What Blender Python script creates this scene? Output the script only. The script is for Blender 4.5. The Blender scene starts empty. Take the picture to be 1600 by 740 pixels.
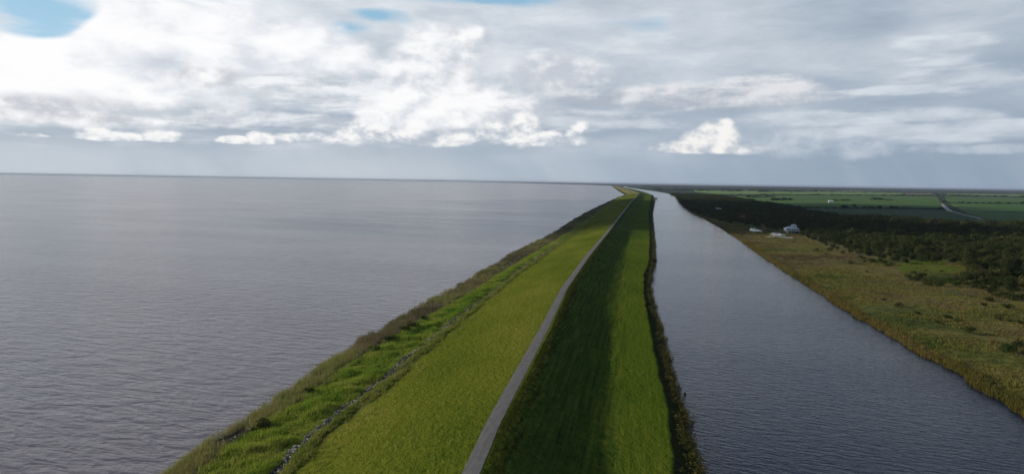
import bpy, math, random, os
import numpy as np

R = math.radians
SC = bpy.context.scene
COL = SC.collection
rng = np.random.default_rng(7)
random.seed(7)

# ------------------------------------------------------------------ camera
CAM = np.array([0.0, 0.0, 66.0])
FPX = 1100.0
AZ = R(-10.3)
PITCH = math.atan((370 - 282.5) / FPX)
ROLL = R(0.931)
fh = np.array([math.sin(AZ), math.cos(AZ), 0.0])
r0 = np.array([math.cos(AZ), -math.sin(AZ), 0.0])
fw = fh * math.cos(PITCH) + np.array([0, 0, -math.sin(PITCH)])
u0 = np.cross(r0, fw)
cr = r0 * math.cos(ROLL) + u0 * math.sin(ROLL)
cu = u0 * math.cos(ROLL) - r0 * math.sin(ROLL)


def ray(u, v):
    d = fw + cr * (u - 800) / FPX + cu * (370 - v) / FPX
    return d / np.linalg.norm(d)


def ground(u, v, z=0.0):
    d = ray(u, v)
    t = (z - CAM[2]) / d[2]
    return CAM + d * t


from mathutils import Matrix, Vector
cam_d = bpy.data.cameras.new('camera')
cam_d.sensor_fit = 'HORIZONTAL'
cam_d.sensor_width = 36.0
cam_d.lens = 36.0 * FPX / 1600.0
cam_d.clip_start = 0.5
cam_d.clip_end = 200000.0
cam = bpy.data.objects.new('camera', cam_d)
COL.objects.link(cam)
cam.matrix_world = Matrix(((cr[0], cu[0], -fw[0], CAM[0]), (cr[1], cu[1], -fw[1], CAM[1]),
                           (cr[2], cu[2], -fw[2], CAM[2]), (0, 0, 0, 1)))
SC.camera = cam

# ------------------------------------------------------------------ render
SC.render.engine = 'CYCLES'
SC.view_settings.view_transform = 'Standard'
SC.view_settings.look = 'None'
SC.view_settings.exposure = 0.0
SC.view_settings.gamma = 1.0
SC.view_settings.use_curve_mapping = False
cy = SC.cycles
cy.max_bounces = 5
cy.diffuse_bounces = 2
cy.glossy_bounces = 3
cy.transmission_bounces = 2
cy.volume_bounces = 0
cy.transparent_max_bounces = 6
cy.caustics_reflective = False
cy.caustics_refractive = False
cy.use_denoising = True
try:
    cy.denoiser = 'OPENIMAGEDENOISE'
except Exception:
    pass

# ------------------------------------------------------------------ node helpers


class E:
    """A float socket with arithmetic."""

    def __init__(self, g, s):
        self.g, self.s = g, s

    def op(self, name, *others):
        n = self.g.nodes.new('ShaderNodeMath')
        n.operation = name
        for i, o in enumerate((self,) + others):
            if isinstance(o, E):
                self.g.links.new(o.s, n.inputs[i])
            else:
                n.inputs[i].default_value = float(o)
        return E(self.g, n.outputs[0])

    def __add__(self, o): return self.op('ADD', o)
    __radd__ = __add__
    def __sub__(self, o): return self.op('SUBTRACT', o)
    def __rsub__(self, o): return self.op('MULTIPLY_ADD', -1.0, o)
    def __mul__(self, o): return self.op('MULTIPLY', o)
    __rmul__ = __mul__
    def __truediv__(self, o): return self.op('DIVIDE', o)
    def sqrt(self): return self.op('SQRT')
    def max(self, o): return self.op('MAXIMUM', o)
    def min(self, o): return self.op('MINIMUM', o)
    def pow(self, o): return self.op('POWER', o)
    def abs(self): return self.op('ABSOLUTE')

    def ss(self, a, b, c=0.0, d=1.0, kind='SMOOTHSTEP'):
        n = self.g.nodes.new('ShaderNodeMapRange')
        n.interpolation_type = kind
        n.clamp = True
        self.g.links.new(self.s, n.inputs[0])
        for i, v in enumerate((a, b, c, d)):
            if isinstance(v, E):
                self.g.links.new(v.s, n.inputs[i + 1])
            else:
                n.inputs[i + 1].default_value = v
        return E(self.g, n.outputs[0])

    def lin(self, a, b, c=0.0, d=1.0): return self.ss(a, b, c, d, 'LINEAR')


def sock(x):
    return x.s if isinstance(x, E) else x


def vec(g, x, y, z):
    n = g.nodes.new('ShaderNodeCombineXYZ')
    for i, v in enumerate((x, y, z)):
        if isinstance(v, E):
            g.links.new(v.s, n.inputs[i])
        else:
            n.inputs[i].default_value = float(v)
    return n.outputs[0]


def sep(g, s):
    n = g.nodes.new('ShaderNodeSeparateXYZ')
    g.links.new(s, n.inputs[0])
    return [E(g, n.outputs[i]) for i in range(3)]


def noise(g, v, scale=1.0, detail=6.0, rough=0.55, dist=0.0):
    n = g.nodes.new('ShaderNodeTexNoise')
    n.inputs['Scale'].default_value = scale
    n.inputs['Detail'].default_value = detail
    n.inputs['Roughness'].default_value = rough
    n.inputs['Distortion'].default_value = dist
    if v is not None:
        g.links.new(v, n.inputs['Vector'])
    return E(g, n.outputs[0])


def mix(g, f, a, b, blend='MIX'):
    n = g.nodes.new('ShaderNodeMix')
    n.data_type = 'RGBA'
    n.blend_type = blend
    n.clamp_factor = True
    if isinstance(f, E):
        g.links.new(f.s, n.inputs[0])
    else:
        n.inputs[0].default_value = f
    for k, c in ((6, a), (7, b)):
        if isinstance(c, tuple):
            n.inputs[k].default_value = (c[0], c[1], c[2], 1.0)
        else:
            g.links.new(sock(c), n.inputs[k])
    return n.outputs[2]


def ramp(g, f, stops, interp='LINEAR'):
    n = g.nodes.new('ShaderNodeValToRGB')
    n.color_ramp.interpolation = interp
    el = n.color_ramp.elements
    while len(el) < len(stops):
        el.new(0.5)
    for e, (p, c) in zip(el, stops):
        e.position = p
        e.color = (c[0], c[1], c[2], 1.0)
    g.links.new(sock(f), n.inputs[0])
    return n.outputs[0]


def srgb(r, g, b):
    f = lambda c: (c / 255 / 12.92) if c <= 10 else ((c / 255 + 0.055) / 1.055) ** 2.4
    return (f(r), f(g), f(b))


# ------------------------------------------------------------------ sun + sky
SUN_EL, SUN_AZ = R(16.5), R(-83)          # azimuth from +Y, clockwise positive
sd = Vector((math.sin(SUN_AZ) * math.cos(SUN_EL), math.cos(SUN_AZ) * math.cos(SUN_EL), math.sin(SUN_EL)))
sl = bpy.data.lights.new('sun', 'SUN')
sl.energy = 4.6
sl.angle = R(0.6)
sl.color = (1.0, 0.90, 0.74)
sun = bpy.data.objects.new('sun', sl)
COL.objects.link(sun)
sun.rotation_euler = (-sd).to_track_quat('-Z', 'Y').to_euler()
sun.location = (-300, 0, 300)


def build_world():
    w = bpy.data.worlds.new('World')
    SC.world = w
    w.use_nodes = True
    g = w.node_tree
    g.nodes.clear()
    out = g.nodes.new('ShaderNodeOutputWorld')
    STR = 0.1
    sky = g.nodes.new('ShaderNodeTexSky')
    sky.sky_type = 'NISHITA'
    sky.sun_disc = False
    sky.sun_elevation = SUN_EL
    sky.sun_rotation = SUN_AZ
    sky.altitude = 60
    sky.air_density = 1.0
    sky.dust_density = 0.6
    sky.ozone_density = 1.6
    tc = g.nodes.new('ShaderNodeTexCoord')
    x, y, z = sep(g, tc.outputs['Generated'])
    U = (x.op('ARCTAN2', y) - AZ) * 11.0
    V = z.op('ARCSINE') * 11.0

    def uv(px, py):
        d = ray(px, py)
        return (math.atan2(d[0], d[1]) - AZ) * 11.0, math.asin(d[2]) * 11.0

    wx = noise(g, vec(g, x * 3.0 + 3.1, y * 3.0, z * 27.0), 1.0, 3, 0.6) - 0.5
    wz = noise(g, vec(g, x * 3.0, y * 3.0 + 7.7, z * 27.0), 1.0, 3, 0.6) - 0.5

    def Pw(k, s, amt, off=(0, 0, 0), dx=0.0, dz=0.0):
        return vec(g, (x + wx * amt + (off[0] + dx)) * s, (y + off[1]) * s,
                   (z + wz * (amt * 0.5) + (off[2] + dz)) * (s * k))

    def ell(px, py, a, b):
        """1 at the centre of an ellipse, 0 on its rim, negative outside"""
        cu_, cv_ = uv(px, py)
        du = (U - cu_) * (100.0 / a)
        dv = (V - cv_) * (100.0 / b)
        return 1.0 - (du * du + dv * dv).sqrt()

    def union(*es):
        r = es[0]
        for q in es[1:]:
            r = r.max(q)
        return r

    def sc(c):
        return tuple(v / STR for v in c)

    def yy(py0, py1, lo, hi, px=700):
        return V.lin(uv(px, py0)[1], uv(px, py1)[1], lo, hi)

    def pair(k, s, amt, off, det, ro, dx, dz):
        a = noise(g, Pw(k, s, amt, off), 1.0, det, ro)
        b = noise(g, Pw(k, s, amt, off, dx, dz), 1.0, det, ro)
        return a - 0.5, a - b

    # shared cloud fields
    nA = noise(g, Pw(3.4, 4.6, 0.05, (1.3, 0.4, 0)), 1.0, 6, 0.55) - 0.5
    sN, sR = pair(5.0, 8.5, 0.05, (8.0, 1.0, 2.0), 5, 0.58, -0.02, 0.010)     # stretched banks
    bN, bR = pair(2.0, 8.5, 0.06, (6.0, 3.0, 0.5), 6, 0.53, -0.025, 0.016)    # big heaps
    fN, fR = pair(1.5, 25.0, 0.035, (1.0, 8.0, 6.0), 5, 0.60, -0.010, 0.008)  # small heaps

    left = U.lin(-8.0, 8.5, 1.0, 0.0)
    tint = mix(g, 0.6, sky.outputs[0], sc(srgb(142, 202, 236)))
    holes = union(ell(48, 8, 86, 44), ell(335, 0, 45, 18) - 0.1, ell(545, 44, 50, 24) - 0.12, ell(585, 25, 70, 16) - 0.2, ell(760, -6, 200, 20),
                  ell(1010, 38, 150, 22) - 0.62, ell(1040, 98, 120, 18) - 1.1, ell(1230, 60, 140, 22) - 0.75)
    hcov = (holes + sN * 1.9 + nA * 1.3 + bN * 1.1).ss(-0.05, 0.75)
    tone = left * 0.55 + nA * 1.1 + sN * 0.45 + bN * 0.35 + V.ss(0.3, 2.2, -0.28, 0.07) + 0.25
    sheet = ramp(g, tone, [(0.0, sc(srgb(150, 166, 184))), (0.28, sc(srgb(172, 185, 199))),
                           (0.55, sc(srgb(200, 209, 219))), (0.8, sc(srgb(232, 236, 242))),
                           (1.0, sc(srgb(250, 251, 254)))])
    c = mix(g, hcov * 0.9, sheet, tint)

    def cumulus(c, mask, nr, amp, edge, lit, shade, base=None, opac=1.0, relief=3.0, bias=0.55, soft=0.3):
        n, r = nr
        a = (mask + n * amp).ss(edge, edge + soft)
        t = r * relief + bias + mask * 0.10
        if base is not None:
            t = t + base
        cc = mix(g, t.ss(0.0, 1.0), sc(shade), sc(lit))
        return mix(g, a * opac, c, cc)

    S, B, F = (sN, sR), (bN, bR), (fN, fR)
    # grey streaked bank low on the bright side
    c = cumulus(c, union(ell(420, 195, 420, 36), ell(120, 210, 340, 24), ell(880, 195, 220, 34)), S, 1.5, 0.0,
                srgb(212, 218, 226), srgb(160, 174, 190), opac=0.85, relief=2.5, bias=0.35, soft=0.5)
    # big bright mass
    gap = ell(46, 4, 84, 48).max(0.0) * 2.6
    c = cumulus(c, union(ell(80, 110, 330, 66), ell(300, 45, 180, 60), ell(-80, 60, 160, 60), ell(390, 105, 190, 60),
                         ell(190, 55, 110, 52), ell(480, 70, 110, 45)) - gap, B, 1.3, 0.0,
                (0.99, 0.99, 1.0), srgb(216, 221, 230), base=U.ss(-7.5, -3.0, 0.25, -0.15), relief=3.0, bias=0.66, soft=0.5)
    c = cumulus(c, union(ell(80, 172, 260, 24), ell(330, 122, 110, 22), ell(430, 128, 120, 16), ell(150, 180, 150, 14)), (bN + fN * 0.4, bR + fR * 0.5), 1.2, 0.0,
                (0.97, 0.97, 0.975), srgb(200, 203, 211), relief=3.2, bias=0.45, soft=0.55)
    c = cumulus(c, union(ell(400, 186, 260, 13), ell(640, 165, 180, 24), ell(520, 140, 180, 28)), (sN + fN * 0.3, sR + fR * 0.4), 1.3, 0.0,
                srgb(244, 246, 249), srgb(192, 200, 210), opac=0.85, relief=3, bias=0.5, soft=0.4)
    # tall tower, its sunless side to the right
    dim = U.ss(uv(640, 100)[0], uv(840, 100)[0], 0.16, -0.40)
    c = cumulus(c, union(ell(700, 78, 105, 46), ell(745, 62, 42, 26), ell(680, 130, 130, 70), ell(640, 190, 95, 44), ell(760, 170, 130, 55),
                         ell(860, 120, 120, 60) - 0.1), (bN + fN * 0.35, bR + fR * 0.5), 1.15, 0.04,
                (0.97, 0.97, 0.98), srgb(196, 203, 213), base=dim, relief=2.6, bias=0.6, soft=0.5)
    # sharper, brighter heads on the sunny side of the tower
    c = cumulus(c, union(ell(735, 58, 34, 18), ell(715, 78, 46, 20), ell(690, 105, 50, 26), ell(650, 140, 60, 30), ell(610, 185, 60, 28), ell(660, 180, 70, 30)), (bN * 0.6 + fN * 0.7, bR * 0.5 + fR * 0.8), 1.3, 0.05,
                (0.98, 0.98, 0.985), srgb(212, 218, 226), relief=2.6, bias=0.62, soft=0.6, opac=0.85)
    # long grey-white bank right of centre
    c = cumulus(c, union(ell(1090, 152, 230, 24), ell(1190, 138, 100, 24), ell(960, 157, 140, 16)), (sN * 0.8 + fN * 0.45, sR * 0.7 + fR * 0.5), 1.1, 0.03,
                srgb(230, 231, 234), srgb(176, 185, 197), base=yy(172, 135, -0.38, 0.22, 1100), opac=0.9, relief=2.8, bias=0.48, soft=0.42)
    # bright scraps and streaks on the dim side
    c = cumulus(c, union(ell(1480, 65, 80, 14), ell(1465, 93, 60, 11), ell(1420, 140, 120, 9), ell(1500, 205, 260, 20), ell(1330, 185, 220, 15),
                         ell(1540, 120, 150, 30) - 0.15), S, 1.5, 0.1, srgb(222, 229, 236), srgb(182, 193, 205), opac=0.7, relief=2.5, bias=0.6, soft=0.5)
    # rain curtain near the horizon
    curt = (V + sN * 0.35).ss(0.05, 0.80, 1.0, 0.0)
    rain_col = mix(g, left.ss(0.1, 0.85), sc(srgb(143, 161, 181)), sc(srgb(196, 205, 214)))
    shaft = noise(g, vec(g, x * 7.0 + z * 5.0, y * 7.0, z * 1.6), 1.0, 4, 0.55)
    rain_col = mix(g, (shaft - 0.5) * 1.6 + ell(590, 262, 150, 70).max(0.0) * 0.5, rain_col, sc(srgb(205, 212, 219)))
    rain_col = mix(g, (0.46 - shaft) * 2.2 + ell(470, 232, 260, 22).max(0.0) * 0.35, rain_col, sc(srgb(150, 166, 184)))
    c = mix(g, curt * 0.85, c, rain_col)
    # low row of small cumulus with flat bases
    puffs = union(ell(55, 219, 30, 11), ell(160, 218, 44, 15), ell(152, 209, 22, 12), ell(203, 217, 20, 10), ell(258, 216, 32, 14), ell(365, 219, 28, 8), ell(408, 218, 24, 16))
    c = cumulus(c, puffs + yy(224, 218, -0.9, 0.0, 200), F, 1.6, 0.03, (0.95, 0.945, 0.94), srgb(196, 205, 215), base=yy(224, 204, -0.25, 0.2, 200),
                relief=2.6, bias=0.6, soft=0.42)
    row = union(ell(480, 217, 60, 11), ell(560, 213, 50, 20), ell(630, 216, 70, 18), ell(700, 218, 80, 17), ell(790, 212, 60, 24), ell(823, 195, 24, 20),
                ell(850, 218, 44, 14), ell(898, 216, 24, 14) - 0.1, ell(908, 202, 18, 16) - 0.2)
    c = cumulus(c, row + yy(240, 224, -0.7, 0.0, 700), F, 1.7, -0.06, (0.95, 0.945, 0.94), srgb(184, 194, 206),
                base=yy(238, 200, -0.45, 0.25, 700), relief=2.8, bias=0.50, soft=0.60)
    # the bright wedge, right
    wedge = union(ell(1085, 231, 72, 14), ell(1112, 220, 50, 21), ell(1120, 206, 32, 20), ell(1131, 195, 17, 15), ell(1160, 234, 48, 11))
    c = cumulus(c, wedge + yy(252, 238, -0.8, 0.0, 1100), F, 1.05, 0.0, (0.92, 0.91, 0.89), srgb(184, 193, 204),
                base=yy(246, 200, -0.30, 0.26, 1100) + U.ss(uv(1100, 220)[0], uv(1190, 220)[0], 0.1, -0.45), relief=3.0, bias=0.62, soft=0.5)
    c = cumulus(c, union(ell(1235, 222, 80, 30), ell(1350, 232, 60, 18), ell(1530, 233, 110, 9)), (bN * 0.5 + fN * 0.8, fR), 1.2, 0.05,
                srgb(206, 214, 223), srgb(172, 185, 199), opac=0.6, relief=2.5, bias=0.5, soft=0.6)
    front_bg = g.nodes.new('ShaderNodeBackground')
    front_bg.inputs[1].default_value = STR
    g.links.new(c, front_bg.inputs[0])

    # the rest of the sky dome: heavy grey cloud overhead, bright towards the sun
    nO = noise(g, vec(g, x * 2.5, y * 2.5, z * 5.0), 1.0, 3, 0.55)
    up = z.ss(0.18, 0.42)
    low = mix(g, U.ss(-12.0, 4.0), sc((0.80, 0.82, 0.86)), sc((0.30, 0.35, 0.44)))
    low = mix(g, y.ss(0.1, -0.4), low, sc((0.40, 0.44, 0.50)))
    og = mix(g, nO.ss(0.3, 0.7), sc((0.065, 0.105, 0.20)), sc((0.14, 0.20, 0.32)))
    rest = mix(g, up, low, og)
    rest = mix(g, z.ss(0.0, -0.03), rest, sc((0.16, 0.17, 0.19)))
    rest_bg = g.nodes.new('ShaderNodeBackground')
    rest_bg.inputs[1].default_value = STR
    g.links.new(rest, rest_bg.inputs[0])
    win = z.ss(-0.03, -0.02) * z.ss(0.32, 0.26) * U.ss(-10.5, -9.0) * U.ss(10.5, 9.0)
    ms = g.nodes.new('ShaderNodeMixShader')
    g.links.new(win.s, ms.inputs[0])
    g.links.new(rest_bg.outputs[0], ms.inputs[1])
    g.links.new(front_bg.outputs[0], ms.inputs[2])
    g.links.new(ms.outputs[0], out.inputs[0])
    w.cycles.sampling_method = 'MANUAL'
    w.cycles.sample_map_resolution = 512


build_world()

# ------------------------------------------------------------------ object helpers


def tag(o, label=None, cat=None, group=None, kind=None):
    if label: o['label'] = label
    if cat: o['category'] = cat
    if group: o['group'] = group
    if kind: o['kind'] = kind
    return o


def mesh(name, v, f, mats=None, smooth=False, mat_idx=None):
    """v: (n,3) array; f: (m,k) array or list of lists"""
    me = bpy.data.meshes.new(name)
    v = np.asarray(v, dtype=np.float32)
    if isinstance(f, np.ndarray):
        m, k = f.shape
        me.vertices.add(len(v))
        me.vertices.foreach_set('co', v.ravel())
        me.loops.add(m * k)
        me.loops.foreach_set('vertex_index', f.astype(np.int32).ravel())
        me.polygons.add(m)
        me.polygons.foreach_set('loop_start', np.arange(0, m * k, k, dtype=np.int32))
        if mat_idx is not None:
            me.polygons.foreach_set('material_index', np.asarray(mat_idx, np.int32))
        me.update(calc_edges=True)
    else:
        me.from_pydata([tuple(map(float, p)) for p in v], [], f)
        if mat_idx is not None:
            me.polygons.foreach_set('material_index', np.asarray(mat_idx, np.int32))
    me.polygons.foreach_set('use_smooth', np.full(len(me.polygons), smooth))
    for m_ in (mats or []):
        me.materials.append(m_)
    me.update()
    return me


def obj(name, me, parent=None, loc=(0, 0, 0), rz=0.0):
    o = bpy.data.objects.new(name, me)
    COL.objects.link(o)
    o.location = loc
    o.rotation_euler = (0, 0, rz)
    if parent is not None:
        o.parent = parent
    return o


def attr(me, name, arr):
    a = me.attributes.new(name, 'FLOAT', 'POINT')
    a.data.foreach_set('value', np.asarray(arr, np.float32).ravel())


def new_mat(name, rough=0.9, spec=0.2):
    m = bpy.data.materials.new(name)
    m.use_nodes = True
    g = m.node_tree
    b = g.nodes['Principled BSDF']
    b.inputs['Roughness'].default_value = rough
    b.inputs['Specular IOR Level'].default_value = spec
    return m, g, b


def bump(g, b, h, strength=1.0, dist=0.2):
    n = g.nodes.new('ShaderNodeBump')
    n.inputs['Strength'].default_value = strength
    n.inputs['Distance'].default_value = dist
    g.links.new(sock(h), n.inputs['Height'])
    g.links.new(n.outputs[0], b.inputs['Normal'])
    return n


def pos(g):
    n = g.nodes.new('ShaderNodeNewGeometry')
    return n.outputs['Position'], n


def plain(name, col, rough=0.8, var=0.12, scale=0.6, spec=0.3):
    m, g, b = new_mat(name, rough, spec)
    p, _ = pos(g)
    n = noise(g, p, scale, 5, 0.6)
    k = n.lin(0.25, 0.75, 1 - var, 1 + var)
    c = mix(g, 1.0, col, vec(g, k, k, k), 'MULTIPLY')
    g.links.new(c, b.inputs['Base Color'])
    return m


def snoise(pts, scale, seed=0):
    """cheap smooth value noise on 2-D points (numpy)"""
    p = np.asarray(pts, float) * scale
    i = np.floor(p).astype(np.int64)
    f = p - i
    f = f * f * (3 - 2 * f)

    def h(a, b):
        n = (a * 374761393 + b * 668265263 + seed * 144269) & 0x7fffffff
        n = ((n ^ (n >> 13)) * 1274126177) & 0x7fffffff
        return ((n ^ (n >> 16)) & 0xffff) / 65535.0
    a, b = i[:, 0], i[:, 1]
    return ((h(a, b) * (1 - f[:, 0]) + h(a + 1, b) * f[:, 0]) * (1 - f[:, 1]) +
            (h(a, b + 1) * (1 - f[:, 0]) + h(a + 1, b + 1) * f[:, 0]) * f[:, 1])


# ------------------------------------------------------------------ plan of the levee
# each line of the levee is given by points of the photograph dropped onto its own height
ZL = [-0.8, 0.0, 0.9, 2.3, 2.9, 3.4, 10.0, 10.0, 3.3, 2.8, 0.0, -0.8]
LINES = {
    1: (0.0, [(262, 740), (330, 690), (390, 655), (447, 615), (520, 568), (565, 536), (625, 500), (690, 462), (740, 435), (800, 398), (870, 362), (900, 342), (930, 325.5),
              (960, 311.5), (976, 304), (966, 298.2), (956, 291.2)]),
    2: (0.9, [(303, 740), (375, 682), (450, 638), (512, 591), (550, 564), (600, 532), (675, 490), (737, 455), (800, 416), (870, 375), (905, 352), (950, 322), (974.5, 304.6)]),
    3: (2.3, [(412, 740), (469, 679), (512, 647), (569, 607), (612, 570), (655, 538), (708, 494), (763, 457), (797, 429), (820, 412), (880, 373), (920, 344), (958, 318), (976.5, 304.2)]),
    4: (2.9, [(440, 738), (481, 688), (544, 637), (606, 589), (655, 546), (718, 495), (770, 457), (802, 429), (834, 407), (884, 373), (924, 342), (961, 317), (977.6, 303.9)]),
    5: (3.4, [(466, 731), (512, 678), (591, 620), (640, 574), (725, 499), (775, 459), (808, 430), (838, 410), (888, 373), (927, 342), (964, 316), (979, 303.5)]),
    6: (10.0, [(721, 740), (762, 654), (803, 579), (842, 510), (876, 450), (914, 400), (946, 364), (969, 336), (985.5, 316), (998, 303)]),
    7: (10.0, [(749, 740), (784, 657), (828, 575), (861, 510), (887, 450), (921, 400), (949.5, 364), (970.5, 336), (986.2, 316), (998.4, 303)]),
    8: (3.3, [(960, 740), (962, 654), (956, 591), (960, 520), (967, 462), (976, 415), (984, 376), (994, 345), (1003, 320), (1009, 304.5)]),
    9: (2.8, [(1054, 740), (1046, 641), (1028, 576), (1015, 512), (1006, 462), (1006, 430), (1014, 410), (1016, 370), (1013, 335), (1017, 310), (1019, 304.5)]),
    10: (0.0, [(1099, 740), (1083, 691), (1066, 630), (1052, 580), (1036, 525), (1025, 490), (1017, 450), (1019, 425), (1024, 405), (1022, 366), (1019, 335),
               (1023, 315), (1021, 305), (1008, 300.2), (993, 296.4), (972, 291.8)]),
    11: (0.0, [(1600, 646), (1533, 607), (1488, 577), (1442, 554), (1389, 522), (1329, 490), (1276, 454), (1200, 406), (1150, 370), (1120, 352), (1100, 341),
               (1080, 331), (1063, 318), (1057, 308), (1044, 302.4), (1026, 299.2), (1001, 295.6), (978, 292.4)]),
}
# rows along the levee
Ys = [-160.0]
while Ys[-1] < 12500:
    Ys.append(Ys[-1] + max(0.9, 0.0065 * abs(Ys[-1])))
Ys = np.array(Ys)
_XL = {}


def build_lines():
    sm = np.exp(-0.5 * (np.arange(-6, 7) / 2.5) ** 2)
    sm /= sm.sum()
    raw = {}
    for k, (z, pts) in LINES.items():
        w = np.array([ground(u, v, z)[:2] for u, v in pts])
        o = np.argsort(w[:, 1])
        w = w[o]
        n0 = 3 if k != 11 else 2
        s0 = (w[n0, 0] - w[0, 0]) / (w[n0, 1] - w[0, 1])
        yy_ = np.concatenate([[w[0, 1] - 600], w[:, 1]])
        xx_ = np.concatenate([[w[0, 0] - 600 * s0], w[:, 0]])
        x = np.interp(Ys, yy_, xx_)
        raw[k] = (x, w[-1, 1])
    x1, x10 = raw[1][0], raw[10][0]
    for k in raw:
        x, yend = raw[k]
        if k in (1, 10, 11):
            _XL[k] = x
        else:
            i = np.searchsorted(Ys, min(yend, 3700)) - 1
            fr = (x[i] - x1[i]) / (x10[i] - x1[i])
            t = np.clip((Ys - Ys[i] * 0.86) / (Ys[i] * 0.14), 0, 1)
            _XL[k] = x * (1 - t) + (x1 + fr * (x10 - x1)) * t
    for k in _XL:
        p = np.pad(_XL[k], 6, mode='edge')
        _XL[k] = np.convolve(p, sm, 'valid')
    # natural wobble of the edges
    for k, a in ((1, 1.6), (2, 1.0), (3, 0.9), (4, 0.7), (5, 0.5), (9, 0.5), (10, 0.9), (11, 1.5)):
        q = np.stack([Ys, np.full_like(Ys, k * 31.0)], 1)
        _XL[k] = _XL[k] + (snoise(q, 0.09, k) - 0.5) * a * 2 + (snoise(q, 0.31, k + 50) - 0.5) * a
    for k in range(2, 11):
        _XL[k] = np.maximum(_XL[k], _XL[k - 1] + 0.3)
    _XL[0] = _XL[1] - 5.0
    _XL[12] = _XL[10] + 2.5


build_lines()


def line_x(k, y):
    return np.interp(y, Ys, _XL[k])


def levee_at(zone, y):
    """x, z of the levee surface for a fractional line number (1 shoreline .. 10 canal) at y"""
    zone = np.asarray(zone, float)
    i = np.clip(np.floor(zone).astype(int), 0, 10)
    f = zone - i
    xs = np.stack([line_x(k if k != 11 else 12, y) for k in range(12)], 0)
    cols = np.arange(len(zone))
    x = xs[i, cols] * (1 - f) + xs[i + 1, cols] * f
    zz = np.array(ZL)
    s = np.where(i == 7, 1 - (1 - ((f * f + 0.0121) ** 0.5 - 0.11) / (1.0121 ** 0.5 - 0.11 + 1e-6)).clip(0, 1) ** 1.30, f)
    z = zz[i] * (1 - s) + zz[i + 1] * s
    # the foot of the land-side slope and the crest shoulders are rounded
    z = z + np.where(i == 5, 0.35 * np.sin(f * np.pi), 0)
    return x, z


COLS = [(0, 1, 3), (1, 2, 8), (2, 3, 10), (3, 4, 5), (4, 5, 5), (5, 6, 34), (6, 7, 4), (7, 8, 26), (8, 9, 18), (9, 10, 8), (10, 11, 2)]
zc = np.concatenate([np.linspace(a, b, n, endpoint=False) for a, b, n in COLS] + [[11.0]])
nr, nc = len(Ys), len(zc)
zz_, yy_ = np.meshgrid(zc, Ys)
X, Z = levee_at(zz_.ravel(), yy_.ravel())
V = np.stack([X, yy_.ravel(), Z], 1)
rough_amp = np.interp(zz_.ravel(), [0, 1, 2, 3, 4.2, 5, 5.2, 5.9, 6, 7, 7.1, 8, 9, 9.3, 10, 11], [.1, .12, .3, .3, .15, .12, .07, .03, 0, 0, .06, .14, .08, .25, .15, .1])
V[:, 2] += rough_amp * ((snoise(V[:, :2], 0.45, 3) - 0.5) * 1.6 + (snoise(V[:, :2], 1.1, 4) - 0.5) * 1.2)
idx = np.arange(nr * nc).reshape(nr, nc)
F = np.stack([idx[:-1, :-1], idx[:-1, 1:], idx[1:, 1:], idx[1:, :-1]], -1).reshape(-1, 4)


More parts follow.
